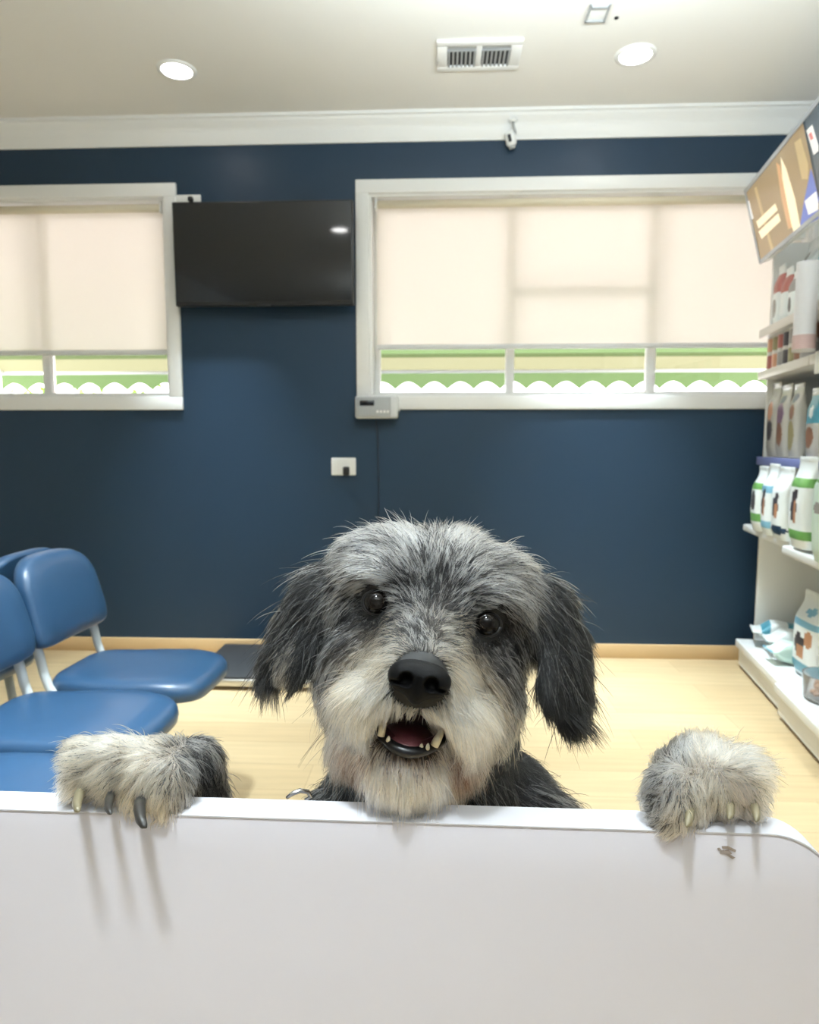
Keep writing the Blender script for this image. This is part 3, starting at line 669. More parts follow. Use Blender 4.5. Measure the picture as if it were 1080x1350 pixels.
patch('caption_bar', [(998, 292), (1023, 268), (1026, 277), (1001, 301)], S_cream, .002)
patch('caption_bar', [(1001, 305), (1027, 281), (1030, 291), (1005, 315)], S_cream, .002)
patch('white_label', [(1064.5, 172), (1072, 164), (1080, 192), (1080, 199), (1074, 204)], S_white, .0022)
patch('red_mark', [(1067.5, 177), (1071, 173), (1074, 182), (1070.5, 185)], S_red, .003)
for a in (.35, 1.5): MB().box((-.02, -.02, -.02), (.02, .02, .02)).build('sign_bracket', M_metalw, root).location = sp(a, .95, -.06)

# ------------------------------------------------------------------ white half gate the dog leans on
GT = .85; GYAW = rad(-.7)
GO = Vector((-.02, .5165, 0)); GTH = .0285
M_gate = mat('white_laminate', s2l((206, 203, 211)), .45, bump=(900, .05, .0004), noise=(3, .012)); M_edgeb = mat('white_edge_band', s2l((198, 197, 203)), .5, spec=.3)
gate = empty('half_gate', GO, GYAW, label='white laminate half gate across the front with rounded top corner', cat='gate')
xr = .333; rc = .058; xl = -1.15
def gprof(o=0):
    pts = [(xl, .06), (xr-o, .06)]
    for k in range(15):
        a = math.pi/2*k/14; pts.append((xr-rc+(rc-o)*math.cos(a), GT-rc+(rc-o)*math.sin(a)))
    return pts+[(xl, GT-o)]
MB().prism([(x, .0008, z) for x, z in gprof(.0012)], (0, GTH-.0016, 0), bev=.0006).build('gate_panel', M_gate, gate, auto=35)
# edge banding : a thin strip wrapped over the top and round the corner
mb = MB(); vs = []; fs = []; op = gprof(0)[1:]; ip = gprof(.0012)[1:]
for (a, z), (c, w) in zip(op, ip): vs += [(a, 0, z), (a, GTH, z), (c, GTH, w), (c, 0, w)]
for k in range(len(op)-1):
    for i in range(4): fs.append((4*k+i, 4*k+(i+1) % 4, 4*k+4+(i+1) % 4, 4*k+4+i))
mb.pydata(vs, fs, smooth=False); bmesh.ops.recalc_face_normals(mb.bm, faces=mb.bm.faces[:]); mb.build('edge_band', M_edgeb, gate)
mb = MB().box((xl, .002, .06), (xl+.03, GTH-.002, GT-.004)); mb.build('hinge_stile', M_edgeb, gate)
for z in (.2, .65):
    MB().lathe([(0, -.04), (.008, -.04), (.008, .04), (0, .04)], 14, M=Matrix.Translation((xl-.006, GTH/2, z))).build('hinge', M_chrome, gate)
tag(MB().box((xl-.13, -.02, 0), (xl-.02, .1, 1.02), bev=.004).build('gate_post', M_trim, loc=GO, rotz=GYAW), 'white post the half gate hangs from, out of frame left', 'post')
# scuff under the right paw
def onGate(px, py):
    n = Vector((-math.sin(GYAW), math.cos(GYAW), 0)); d = ray(px, py); q = CC+d*((GO-CC).dot(n)/d.dot(n))-GO
    return q.dot(Vector((math.cos(GYAW), math.sin(GYAW), 0))), q.z
M_scuff = mat('brown_scuff', s2l((150, 138, 132)), .6)
mb = MB()
for pts in ([(952, 1116), (960, 1116), (971, 1121), (970, 1124), (960, 1120), (953, 1119)], [(950, 1122), (955, 1121), (964, 1128), (970, 1131), (966, 1133), (957, 1127), (950, 1126)], [(956, 1122), (961, 1121), (966, 1126), (963, 1127)], [(946, 1119), (949, 1118), (952, 1121), (948, 1122)]):
    mb.prism([(onGate(*p)[0], .0003, onGate(*p)[1]) for p in pts], (0, .0006, 0))
mb.build('scuff_mark', M_scuff, gate)

# ------------------------------------------------------------------ the dog
r0 = CR @ Vector((1, 0, 0)); O = PT(569, 808, .62); hf = (CC-O).normalized()
r0 = (r0-hf*r0.dot(hf)).normalized(); u0 = hf.cross(r0)
TILT = rad(10.8); hr = (r0*math.cos(TILT)-u0*math.sin(TILT)).normalized(); hu = hf.cross(hr)
S = 1.06
def hd(a, b, c): return O+hr*(a*S)+hu*(b*S)+hf*(c*S)
def HP(px, py, c):
    """point of the head seen in direction px,py at c metres in front of the eye line"""
    d = ray(px, py); return CC+d*((O+hf*c-CC).dot(hf)/d.dot(hf))
HA = np.array([list(hr), list(hu), list(hf)])
def ell(c, r, ax=HA): return ('e', np.array(c), np.array(r), np.array(ax))
def capb(a, b, ra, rb): return ('c', np.array(a), np.array(b), ra, rb)
def sd(pr, P):
    if pr[0] == 'e':
        q = (P-pr[1])@pr[3].T; k0 = np.sqrt(((q/pr[2])**2).sum(-1)); k1 = np.sqrt(((q/pr[2]**2)**2).sum(-1))+1e-9
        return k0*(k0-1)/k1
    a, b, ra, rb = pr[1:]; ba = b-a; t = np.clip(((P-a)@ba)/(ba@ba), 0, 1)
    return np.sqrt(((P-a-t[..., None]*ba)**2).sum(-1))-(ra+(rb-ra)*t)
def pbox(pr, m):
    if pr[0] == 'e': R = pr[2].max(); return pr[1]-R-m, pr[1]+R+m
    R = max(pr[3], pr[4]); return np.minimum(pr[1], pr[2])-R-m, np.maximum(pr[1], pr[2])+R+m
s_ = S
E_ = lambda a, b, c, x, y, z: ell(hd(a, b, c), (x*s_, y*s_, z*s_))
head = [E_(s*.034, -.112, -.008, .027, .027, .03) for s in (-1, 1)]+[E_(0, 0, -.062, .082, .064, .078), E_(0, .026, -.06, .074, .04, .06)]+[E_(s*.048, .036, -.066, .042, .032, .045) for s in (-1, 1)]+[E_(s*.066, .0, -.062, .03, .045, .05) for s in (-1, 1)]
for s in (-1, 1):
    head += [E_(s*.044, .0225, -.009, .028, .015, .018), E_(s*.052, -.058, -.035, .036, .05, .045), E_(s*.026, -.072, .054, .028, .021, .03)]
head += [capb(hd(0, -.03, 0), hd(0, -.054, .06), .042*s_, .03*s_), E_(0, -.050, .070, .022, .019, .02), capb(hd(0, -.118, -.02), hd(0, -.118, .03), .036*s_, .024*s_), E_(0, -.119, .042, .030, .018, .022), capb(hd(0, -.06, -.05), hd(0, -.11, -.06), .07*s_, .055*s_)]
def earp(path, w, th, tn):
    out = []
    for (p, q) in zip(path, path[1:]):
        ax = (q-p).normalized(); n = (tn-ax*tn.dot(ax)).normalized(); sd_ = ax.cross(n)
        out.append(ell((p+q)/2, ((q-p).length*.72, w, th), [list(ax), list(sd_), list(n)]))
    return out
earL_path = [HP(452, 755, -.05), HP(418, 785, -.045), HP(394, 832, -.04), HP(378, 880, -.03)]
earR_path = [HP(690, 775, -.05), HP(726, 806, -.045), HP(744, 862, -.04), HP(740, 918, -.03)]
earL = earp(earL_path, .028, .0065, (hf*.85-hr*.5)); earR = earp(earR_path, .028, .0065, (hf*.85+hr*.5))
V = lambda *a: np.array(a, float)
def PZ(px, py, z): return np.array(onZ(px, py, z))
nb = np.array(hd(0, -.05, -.10))
SHO = V(0, .70, .80)
bodyp = [capb(nb, V(-.005, .705, .80), .072, .085), ell((0, .735, .70), (.125, .085, .13), np.eye(3)), capb(V(0, .75, .70), V(0, .85, .38), .105, .085), ell((0, .86, .35), (.10, .085, .10), np.eye(3))]
for s in (-1, 1):
    bodyp += [ell((s*.078, .715, .745), (.05, .06, .065), np.eye(3)), capb(V(s*.075, .85, .34), V(s*.095, .77, .235), .062, .045), capb(V(s*.095, .77, .235), V(s*.09, .885, .115), .036, .02), capb(V(s*.09, .885, .115), V(s*.09, .855, .025), .018, .018), ell((s*.09, .83, .022), (.026, .042, .021), np.eye(3))]
bodyp += [capb(V(0, .92, .36), V(.03, 1.03, .42), .024, .018), capb(V(.03, 1.03, .42), V(.06, 1.06, .53), .018, .009)]
# forelegs come up behind the gate; wrists bend over its top edge
zt = GT
wL = PZ(240, 1030, zt+.016); wL[1] = .576
wR = PZ(908, 1050, zt+.014); wR[1] = .570
legL = [capb(V(-.10, .70, .74), V(-.15, .655, .68), .045, .032), capb(V(-.15, .655, .68), V(-.213, .594, .80), .03, .02), capb(V(-.213, .594, .80), wL, .02, .019)]
legR = [capb(V(.10, .70, .74), V(.17, .655, .68), .045, .032), capb(V(.17, .655, .68), V(.215, .594, .80), .03, .02), capb(V(.215, .594, .80), wR, .02, .019)]
tL = [PZ(116, 1000, zt+.035), PZ(150, 1000, zt+.037), PZ(190, 1018, zt+.027), PZ(224, 1022, zt+.025)]
tR = [PZ(882, 1042, zt+.026), PZ(908, 1036, zt+.026), PZ(946, 1018, zt+.037), PZ(978, 1020, zt+.035)]
for t, w, lg in ((tL, wL, legL), (tR, wR, legR)):
    mid = w*.45+(t[1]+t[2])/2*.55+V(0, 0, .001 if w[0] < 0 else .009)
    lg += [capb(w, mid, .018, .018)]
    for k, q in enumerate(t): lg += [capb(mid, q, .0155, .0145), ell(q-V(0, .004, .011), (.0140, .0155, .017), np.eye(3))]
addp = head+earL+earR+bodyp+legL+legR
EYEL, EYER = hd(-.0478, .0, .0), hd(.0478, .0, .0)
NOSE = hd(0, -.0485, .092)
mouth = ell(hd(0, -.0865, .062), (.029*s_, .0165*s_, .044*s_))
subp = [mouth, ell(hd(-.0478, 0, .014), (.0135, .011, .012)), ell(hd(.0478, 0, .014), (.0135, .011, .012))]
H = .004; LO = V(-.34, .43, -.02); HI = V(.36, 1.16, 1.13)
nx, ny, nz = [int(math.ceil(v)) for v in (HI-LO)/H]
FLD = np.full((nx, ny, nz), .08, np.float32)
gx, gy, gz = [LO[i]+H*np.arange(n) for i, n in enumerate((nx, ny, nz))]
def apply_prim(pr, k, op):
    lo, hi = pbox(pr, .05); a = np.clip(((lo-LO)/H).astype(int), 0, None); b = np.minimum(((hi-LO)/H).astype(int)+2, (nx, ny, nz))
    if (b <= a).any(): return
    P = np.stack(np.meshgrid(gx[a[0]:b[0]], gy[a[1]:b[1]], gz[a[2]:b[2]], indexing='ij'), -1)
    d = sd(pr, P).astype(np.float32); sl = np.s_[a[0]:b[0], a[1]:b[1], a[2]:b[2]]; f = FLD[sl]
    if op == 'add':
        h = np.clip(.5+.5*(f-d)/k, 0, 1); FLD[sl] = f*(1-h)+d*h-k*h*(1-h)
    else:
        h = np.clip(.5-.5*(f+d)/k, 0, 1); FLD[sl] = f*(1-h)-d*h+k*h*(1-h)
for pr in head+bodyp: apply_prim(pr, .018, 'add')
for pr in earL+earR: apply_prim(pr, .010, 'add')
for pr in legL+legR: apply_prim(pr, .006, 'add')
for pr in subp: apply_prim(pr, .004, 'sub')

# the paws flatten where they rest on the gate
k0, k1 = int((GT-.06-LO[2])/H), int((GT+.02-LO[2])/H)+1
Pg = np.stack(np.meshgrid(gx, gy, gz[k0:k1], indexing='ij'), -1)-np.array(GO)
yl_ = -math.sin(GYAW)*Pg[..., 0]+math.cos(GYAW)*Pg[..., 1]
bx = np.maximum(np.abs(yl_-GTH/2)-GTH/2-.002, Pg[..., 2]-GT-.002)
FLD[:, :, k0:k1] = np.maximum(FLD[:, :, k0:k1], -bx.astype(np.float32))

def surface_nets(f):
    """smooth closed quad mesh of the zero level"""
    s = f < 0; nx, ny, nz = f.shape
    acc = np.zeros((nx-1, ny-1, nz-1, 3), np.float32); cnt = np.zeros((nx-1, ny-1, nz-1), np.int16)
    cs = [(i, j, k) for i in (0, 1) for j in (0, 1) for k in (0, 1)]
    sl = lambda o: np.s_[o[0]:nx-1+o[0], o[1]:ny-1+o[1], o[2]:nz-1+o[2]]
    for A in cs:
        for ax in range(3):
            if A[ax]: continue
            B = list(A); B[ax] = 1
            m = s[sl(A)] != s[sl(B)]
            idx = np.nonzero(m); fa = f[sl(A)][idx]; fb = f[sl(B)][idx]; t = fa/(fa-fb)
            p = np.tile(np.array(A, np.float32), (len(t), 1)); p[:, ax] += t
            acc[idx] += p; cnt[idx] += 1
    cell = np.argwhere(cnt > 0); vid = np.full(cnt.shape, -1, np.int32); vid[tuple(cell.T)] = np.arange(len(cell))
    vs = cell+acc[tuple(cell.T)]/cnt[tuple(cell.T)][:, None]
    fs = []
    for ax in range(3):
        o = [0, 0, 0]; o[ax] = 1
        A = s[:nx-o[0], :ny-o[1], :nz-o[2]]; B = s[o[0]:, o[1]:, o[2]:]
        e = np.argwhere(A != B); b1, b2 = [(1, 2), (2, 0), (0, 1)][ax]
        e = e[(e[:, b1] > 0) & (e[:, b2] > 0)]
        ok = (e[:, b1] < f.shape[b1]-1) & (e[:, b2] < f.shape[b2]-1); e = e[ok]
        ins = A[tuple(e.T)]
        def at(d1, d2):
            c = e.copy(); c[:, b1] -= d1; c[:, b2] -= d2; return vid[tuple(c.T)]
        q = np.stack([at(1, 1), at(0, 1), at(0, 0), at(1, 0)], 1)
        q[~ins] = q[~ins][:, ::-1]; fs.append(q)
    return vs, np.concatenate(fs)
vs, fs = surface_nets(FLD); vs = LO+H*vs
fs = fs[(fs >= 0).all(1)]
me = bpy.data.meshes.new('dog'); me.from_pydata(vs.tolist(), [], fs.tolist()); me.update()
dog = bpy.data.objects.new('dog', me); COL.objects.link(dog)
for p in me.polygons: p.use_smooth = True
tag(dog, 'shaggy grey and black dog with pale muzzle standing with its paws over the white gate', 'dog')
nv = len(me.vertices); VN = np.empty(nv*3); me.vertices.foreach_get('normal', VN); VN = VN.reshape(-1, 3); VS = np.array(vs)
# skin colour under the coat
skin = np.tile(V(.035, .034, .035), (nv, 1))
dm = sd(mouth, VS); skin[dm < .004] = (.035, .012, .012)
for e in (EYEL, EYER): skin[np.linalg.norm(VS-np.array(e), axis=1) < .021] = (.006, .006, .006)
muz = (np.linalg.norm(VS-np.array(hd(0, -.09, .045)), axis=1) < .055) & (dm > .004); skin[muz] = (.16, .12, .09)
skin[np.linalg.norm(VS-np.array(NOSE), axis=1) < .036] = (.006, .006, .006)
pawm = (VS[:, 2] > GT-.01) & (VS[:, 1] < .60) & (np.abs(VS[:, 0]-.02) > .13); skin[pawm] = (.22, .19, .16)
ca = me.color_attributes.new('skin', 'FLOAT_COLOR', 'POINT'); ca.data.foreach_set('color', np.hstack([skin, np.ones((nv, 1))]).ravel())
M_skin = mat('dog_skin', (.03, .03, .03), .6); n_ = M_skin.node_tree.nodes.new('ShaderNodeVertexColor'); n_.layer_name = 'skin'
M_skin.node_tree.links.new(n_.outputs['Color'], M_skin.node_tree.nodes['Principled BSDF'].inputs['Base Color']); me.materials.append(M_skin)

# ---- fur : real strands rooted on the body surface
tri = np.concatenate([fs[:, [0, 1, 2]], fs[:, [0, 2, 3]]]); TA = VS[tri[:, 0]]; TB = VS[tri[:, 1]]; TC = VS[tri[:, 2]]
area = np.linalg.norm(np.cross(TB-TA, TC-TA), axis=1)/2; cen = (TA+TB+TC)/3; TN = VN[tri].mean(1)
Onp, hrn, hun, hfn = np.array(O), np.array(hr), np.array(hu), np.array(hf)
CRn = np.array(CR)
def topx(P):
    q = (P-np.array(CC))@CRn; return np.stack([540-F*q[:, 0]/q[:, 2], 675+F*q[:, 1]/q[:, 2]], 1)
dearL = np.min([sd(p, cen) for p in earL], 0); dearR = np.min([sd(p, cen) for p in earR], 0)
hl = (cen-Onp); hb = hl@hun; dist = np.linalg.norm(hl, axis=1)
R_ = np.zeros(len(cen), int)                                    # 0 coat 1 head 2/3 ears 4/5 paws
pxc = topx(cen)
R_[(dist < .215) & (hb > -.165) & (hl@hfn > -.13) & (np.abs(hl@hrn) < .115)] = 1
R_[(pxc[:, 1] > 968) & (hl@hfn < -.035)] = 0
R_[dearL < .004] = 2; R_[dearR < .004] = 3
R_[(cen[:, 2] > GT-.03) & (cen[:, 1] < .63) & (cen[:, 0] < -.13)] = 4
R_[(cen[:, 2] > GT-.03) & (cen[:, 1] < .63) & (cen[:, 0] > .155)] = 5
dens = np.choose(R_, [7e4, 105e4, 240e4, 240e4, 100e4, 100e4]).astype(float)
vis = (R_ == 0) & (cen[:, 2] > .76) & (cen[:, 1] < .76); dens[vis] = 80e4
dens[(TN@hfn < -.35) & (R_ != 0)] *= .45
dens[sd(mouth, cen) < .0035] = 0
ne = np.minimum(np.linalg.norm(cen-np.array(EYEL), axis=1), np.linalg.norm(cen-np.array(EYER), axis=1)); dens[ne < .0165] = 0
dens[np.linalg.norm(cen-np.array(hd(0, -.046, .094)), axis=1) < .0225] = 0
BLK = (.0025, .0025, .003); DGR = (.008, .008, .009); LGR = (.34, .34, .33); SIL = (.64, .64, .62); CRM = (.60, .49, .35); WHT = (.76, .66, .53); PNK = (.52, .38, .30); RST = (.20, .085, .045); BGE = (.20, .155, .105); MGR = (.035, .035, .034)
# measured hair flow: photo position, direction, length cm, share of pale hairs, pale tone, dark tone
GH = [((555, 850), (0, -1), .7, .45, LGR, DGR), ((545, 830), (-.2, -1), .9, .55, LGR, DGR), ((525, 850), (-1, -.4), 1.4, .7, CRM, MGR), ((592, 852), (1, -.2), 1.4, .65, CRM, MGR), ((520, 815), (-.8, -.6), 1.3, .7, CRM, DGR), ((600, 825), (.7, -.5), 1.3, .65, CRM, DGR),
 ((500, 868), (-1, .5), 2.2, .85, CRM, BGE), ((612, 880), (1, .7), 2.2, .8, CRM, BGE), ((470, 895), (-.6, 1), 2.6, .85, CRM, BGE), ((640, 920), (.6, 1), 2.6, .82, CRM, BGE), ((505, 910), (-.6, 1), 1.9, .92, WHT, CRM), ((594, 925), (.6, 1), 1.9, .92, WHT, CRM), ((525, 938), (-.25, 1), 1.0, .95, WHT, CRM), ((570, 940), (.25, 1), 1.0, .95, WHT, CRM), ((548, 940), (0, 1), 1.0, .95, WHT, CRM),
 ((480, 940), (-.3, 1), 2.5, .92, WHT, CRM), ((615, 955), (.35, 1), 2.5, .92, WHT, CRM), ((440, 920), (-.35, 1), 2.7, .75, CRM, MGR), ((665, 945), (.4, 1), 2.7, .7, CRM, MGR),
 ((440, 880), (-.5, .9), 2.4, .6, LGR, DGR), ((425, 850), (-.7, .8), 2.2, .5, LGR, DGR), ((455, 840), (-.9, .5), 1.7, .55, LGR, DGR), ((675, 905), (.5, .9), 2.4, .5, LGR, DGR), ((690, 870), (.6, .9), 2.2, .4, LGR, DGR), ((660, 870), (.8, .6), 1.7, .5, LGR, DGR),
 ((565, 785), (.0, -1), 1.2, .4, LGR, BLK), ((570, 755), (.1, -1), 1.7, .45, LGR, BLK), ((535, 760), (-.5, -1), 1.9, .68, SIL, DGR), ((610, 765), (.5, -1), 1.9, .65, SIL, DGR), ((530, 790), (-.8, -.7), 1.4, .65, SIL, DGR), ((605, 800), (.7, -.8), 1.4, .6, SIL, DGR),
 ((505, 768), (-1, -.3), 2.3, .78, SIL, DGR), ((478, 775), (-1, .35), 2.7, .78, SIL, DGR), ((455, 795), (-.7, .9), 2.9, .75, SIL, DGR), ((435, 830), (-.5, 1), 2.6, .6, LGR, BLK), ((640, 785), (1, 0), 2.3, .72, SIL, DGR), ((668, 800), (.9, .6), 2.7, .65, SIL, DGR), ((690, 830), (.5, 1), 2.8, .5, LGR, BLK),
 ((545, 720), (-.25, -1), 2.2, .72, SIL, DGR), ((600, 718), (.3, -1), 2.2, .72, SIL, DGR), ((490, 722), (-.8, -.5), 2.5, .7, SIL, DGR), ((655, 735), (.8, -.5), 2.4, .7, SIL, DGR), ((450, 725), (-1, 0), 3.0, .6, SIL, DGR), ((705, 760), (.9, .4), 2.8, .6, SIL, DGR), ((430, 760), (-.8, .6), 3.0, .42, LGR, BLK), ((725, 795), (.5, .9), 3.0, .35, LGR, BLK),
 ((530, 1015), (0, 1), 2.6, .95, WHT, PNK), ((495, 1010), (-.1, 1), 2.6, .92, WHT, PNK), ((572, 1012), (.1, 1), 2.6, .92, WHT, PNK), ((455, 975), (-.25, 1), 2.8, .9, PNK, RST), ((625, 980), (.3, 1), 2.8, .85, PNK, RST), ((470, 1000), (-.2, 1), 2.4, .3, PNK, RST), ((608, 1005), (.25, 1), 2.4, .25, PNK, RST), ((537, 997), (0, 1), .6, .5, WHT, BLK), ((512, 996), (-.1, 1), .7, .45, WHT, BLK), ((562, 994), (.1, 1), .7, .45, WHT, BLK), ((497, 815), (-.6, 1), .5, .1, MGR, BLK), ((470, 812), (-.9, .5), .9, .15, MGR, BLK), ((450, 830), (-.7, .8), 1.3, .22, LGR, BLK), ((480, 795), (-1, .2), .7, .1, MGR, BLK), ((640, 845), (.5, 1), .5, .1, MGR, BLK), ((663, 835), (.8, .8), .7, .1, MGR, BLK), ((672, 855), (.6, 1), 1.2, .22, LGR, BLK), ((625, 838), (-.1, 1), .5, .3, MGR, BLK), ((515, 812), (0, 1), .5, .3, MGR, BLK), ((520, 1045), (0, 1), 2.0, .95, WHT, PNK), ((428, 1000), (-.2, 1), 1.5, .1, MGR, BLK), ((668, 1020), (.3, 1), 1.5, .1, MGR, BLK), ((448, 1040), (-.1, 1), 1.5, .1, MGR, BLK), ((640, 1040), (.2, 1), 1.5, .1, MGR, BLK), ((640, 995), (.35, 1), 2.5, .6, CRM, MGR), ((440, 965), (-.3, 1), 2.5, .65, CRM, MGR)]
GEL = [((440, 735), (-1, .35), 3.2, .5, SIL, BLK), ((415, 765), (-.9, .8), 3.4, .35, LGR, BLK), ((385, 800), (-.8, 1), 3.6, .28, LGR, BLK), ((365, 830), (-.7, 1), 3.2, .22, MGR, BLK), ((410, 820), (-.5, 1), 3.2, .25, LGR, BLK), ((385, 860), (-.45, 1), 3.4, .22, LGR, BLK), ((410, 870), (-.45, 1), 2.6, .18, MGR, BLK), ((375, 900), (-.75, 1), 3.4, .2, LGR, BLK), ((355, 890), (-.5, 1), 4.6, .25, LGR, BLK)]
GER = [((705, 755), (.9, .5), 3.0, .5, SIL, BLK), ((735, 790), (.7, 1), 3.2, .25, LGR, BLK), ((765, 830), (.5, 1), 3.2, .12, MGR, BLK), ((720, 840), (.2, 1), 3.4, .3, LGR, BLK), ((775, 860), (.45, 1), 3.4, .08, MGR, BLK), ((740, 870), (.25, 1), 3.6, .2, LGR, BLK), ((715, 900), (.35, 1), 3.2, .15, MGR, BLK), ((760, 905), (.2, 1), 3.4, .1, MGR, BLK), ((735, 940), (.5, 1), 4.4, .15, MGR, BLK)]
GPL = [((110, 995), (-1, .15), 1.9, .9, CRM, MGR), ((95, 1025), (-.8, .5), 1.7, .8, CRM, MGR), ((150, 975), (-1, -.15), 2.0, .95, WHT, BGE), ((190, 970), (-.8, -.3), 2.0, .9, WHT, BGE), ((225, 970), (-.8, -.3), 1.3, .7, CRM, MGR), ((150, 1010), (-.9, .5), 2.0, .85, CRM, MGR), ((185, 1010), (-.75, .8), 1.8, .9, CRM, BGE), ((140, 1040), (-.5, 1), 1.6, .8, CRM, MGR), ((190, 1045), (-.1, 1), 1.4, .9, CRM, BGE), ((225, 1020), (-.2, 1), 1.5, .75, CRM, MGR), ((245, 1000), (.25, .9), 2.0, .4, LGR, DGR), ((265, 1000), (.4, .8), 1.9, .25, MGR, BLK), ((275, 1030), (.3, 1), 1.6, .2, MGR, BLK), ((245, 970), (.4, -.5), 1.2, .4, LGR, DGR)]
GPR = [((875, 995), (-.4, -.8), 1.2, .75, LGR, DGR), ((855, 1030), (-.7, .2), 1.6, .7, LGR, DGR), ((885, 1030), (-.3, .8), 1.1, .55, LGR, DGR), ((905, 1000), (0, -1), 1.4, .7, LGR, MGR), ((905, 1045), (-.05, 1), 1.3, .8, CRM, MGR), ((935, 995), (.05, -1), 2.1, .95, WHT, CRM), ((970, 995), (.6, -.9), 2.2, .95, WHT, CRM), ((990, 1010), (1, -.2), 2.1, .9, WHT, BGE), ((945, 1035), (-.2, 1), 1.4, .9, CRM, BGE), ((975, 1035), (.4, 1), 1.4, .75, PNK, BGE), ((998, 1040), (.8, .6), 1.4, .8, CRM, MGR), ((850, 1055), (-.9, -.1), 1.1, .6, LGR, MGR)]
GCO = [((430, 980), (-.25, 1), 1.7, .05, MGR, BLK), ((670, 1000), (.3, 1), 1.7, .05, MGR, BLK), ((690, 980), (.4, 1), 1.8, .04, MGR, BLK), ((550, 1040), (0, 1), 2.0, .3, LGR, BLK), ((660, 1050), (.5, .7), 2.4, .3, LGR, BLK), ((700, 1055), (1, .1), 2.6, .3, LGR, DGR), ((410, 1045), (-.6, .6), 1.6, .25, LGR, BLK), ((450, 1050), (-.1, 1), 1.8, .2, LGR, BLK), ((300, 1250), (-.2, 1), 2, .25, LGR, BLK), ((800, 1250), (.2, 1), 2, .25, LGR, BLK), ((550, 1300), (0, 1), 2, .25, LGR, BLK)]

# signed distance lookup keeps strands outside the body
def fld(P):
    q = (P-LO)/H; i = np.clip(q.astype(int), 0, np.array(FLD.shape)-2); t = np.clip(q-i, 0, 1); o = 0
    for a in (0, 1):
        for b in (0, 1):
            for c in (0, 1):
                o = o+FLD[i[:, 0]+a, i[:, 1]+b, i[:, 2]+c]*np.abs(1-a-t[:, 0])*np.abs(1-b-t[:, 1])*np.abs(1-c-t[:, 2])
    return o
def grad(P):
    e = H; return np.stack([fld(P+V(*d)*e)-fld(P-V(*d)*e) for d in ((1, 0, 0), (0, 1, 0), (0, 0, 1))], 1)

M_fur = bpy.data.materials.new('dog_fur'); M_fur.use_nodes = True; nt = M_fur.node_tree; nt.nodes.clear()
o_ = nt.nodes.new('ShaderNodeOutputMaterial'); hb_ = nt.nodes.new('ShaderNodeBsdfHairPrincipled'); hb_.parametrization = 'COLOR'
at_ = nt.nodes.new('ShaderNodeAttribute'); at_.attribute_name = 'fur_color'
hb_.inputs['IOR'].default_value = 1.4; hb_.inputs['Roughness'].default_value = .42; hb_.inputs['Radial Roughness'].default_value = .45
nt.links.new(at_.outputs['Color'], hb_.inputs['Color']); nt.links.new(hb_.outputs[0], o_.inputs[0])

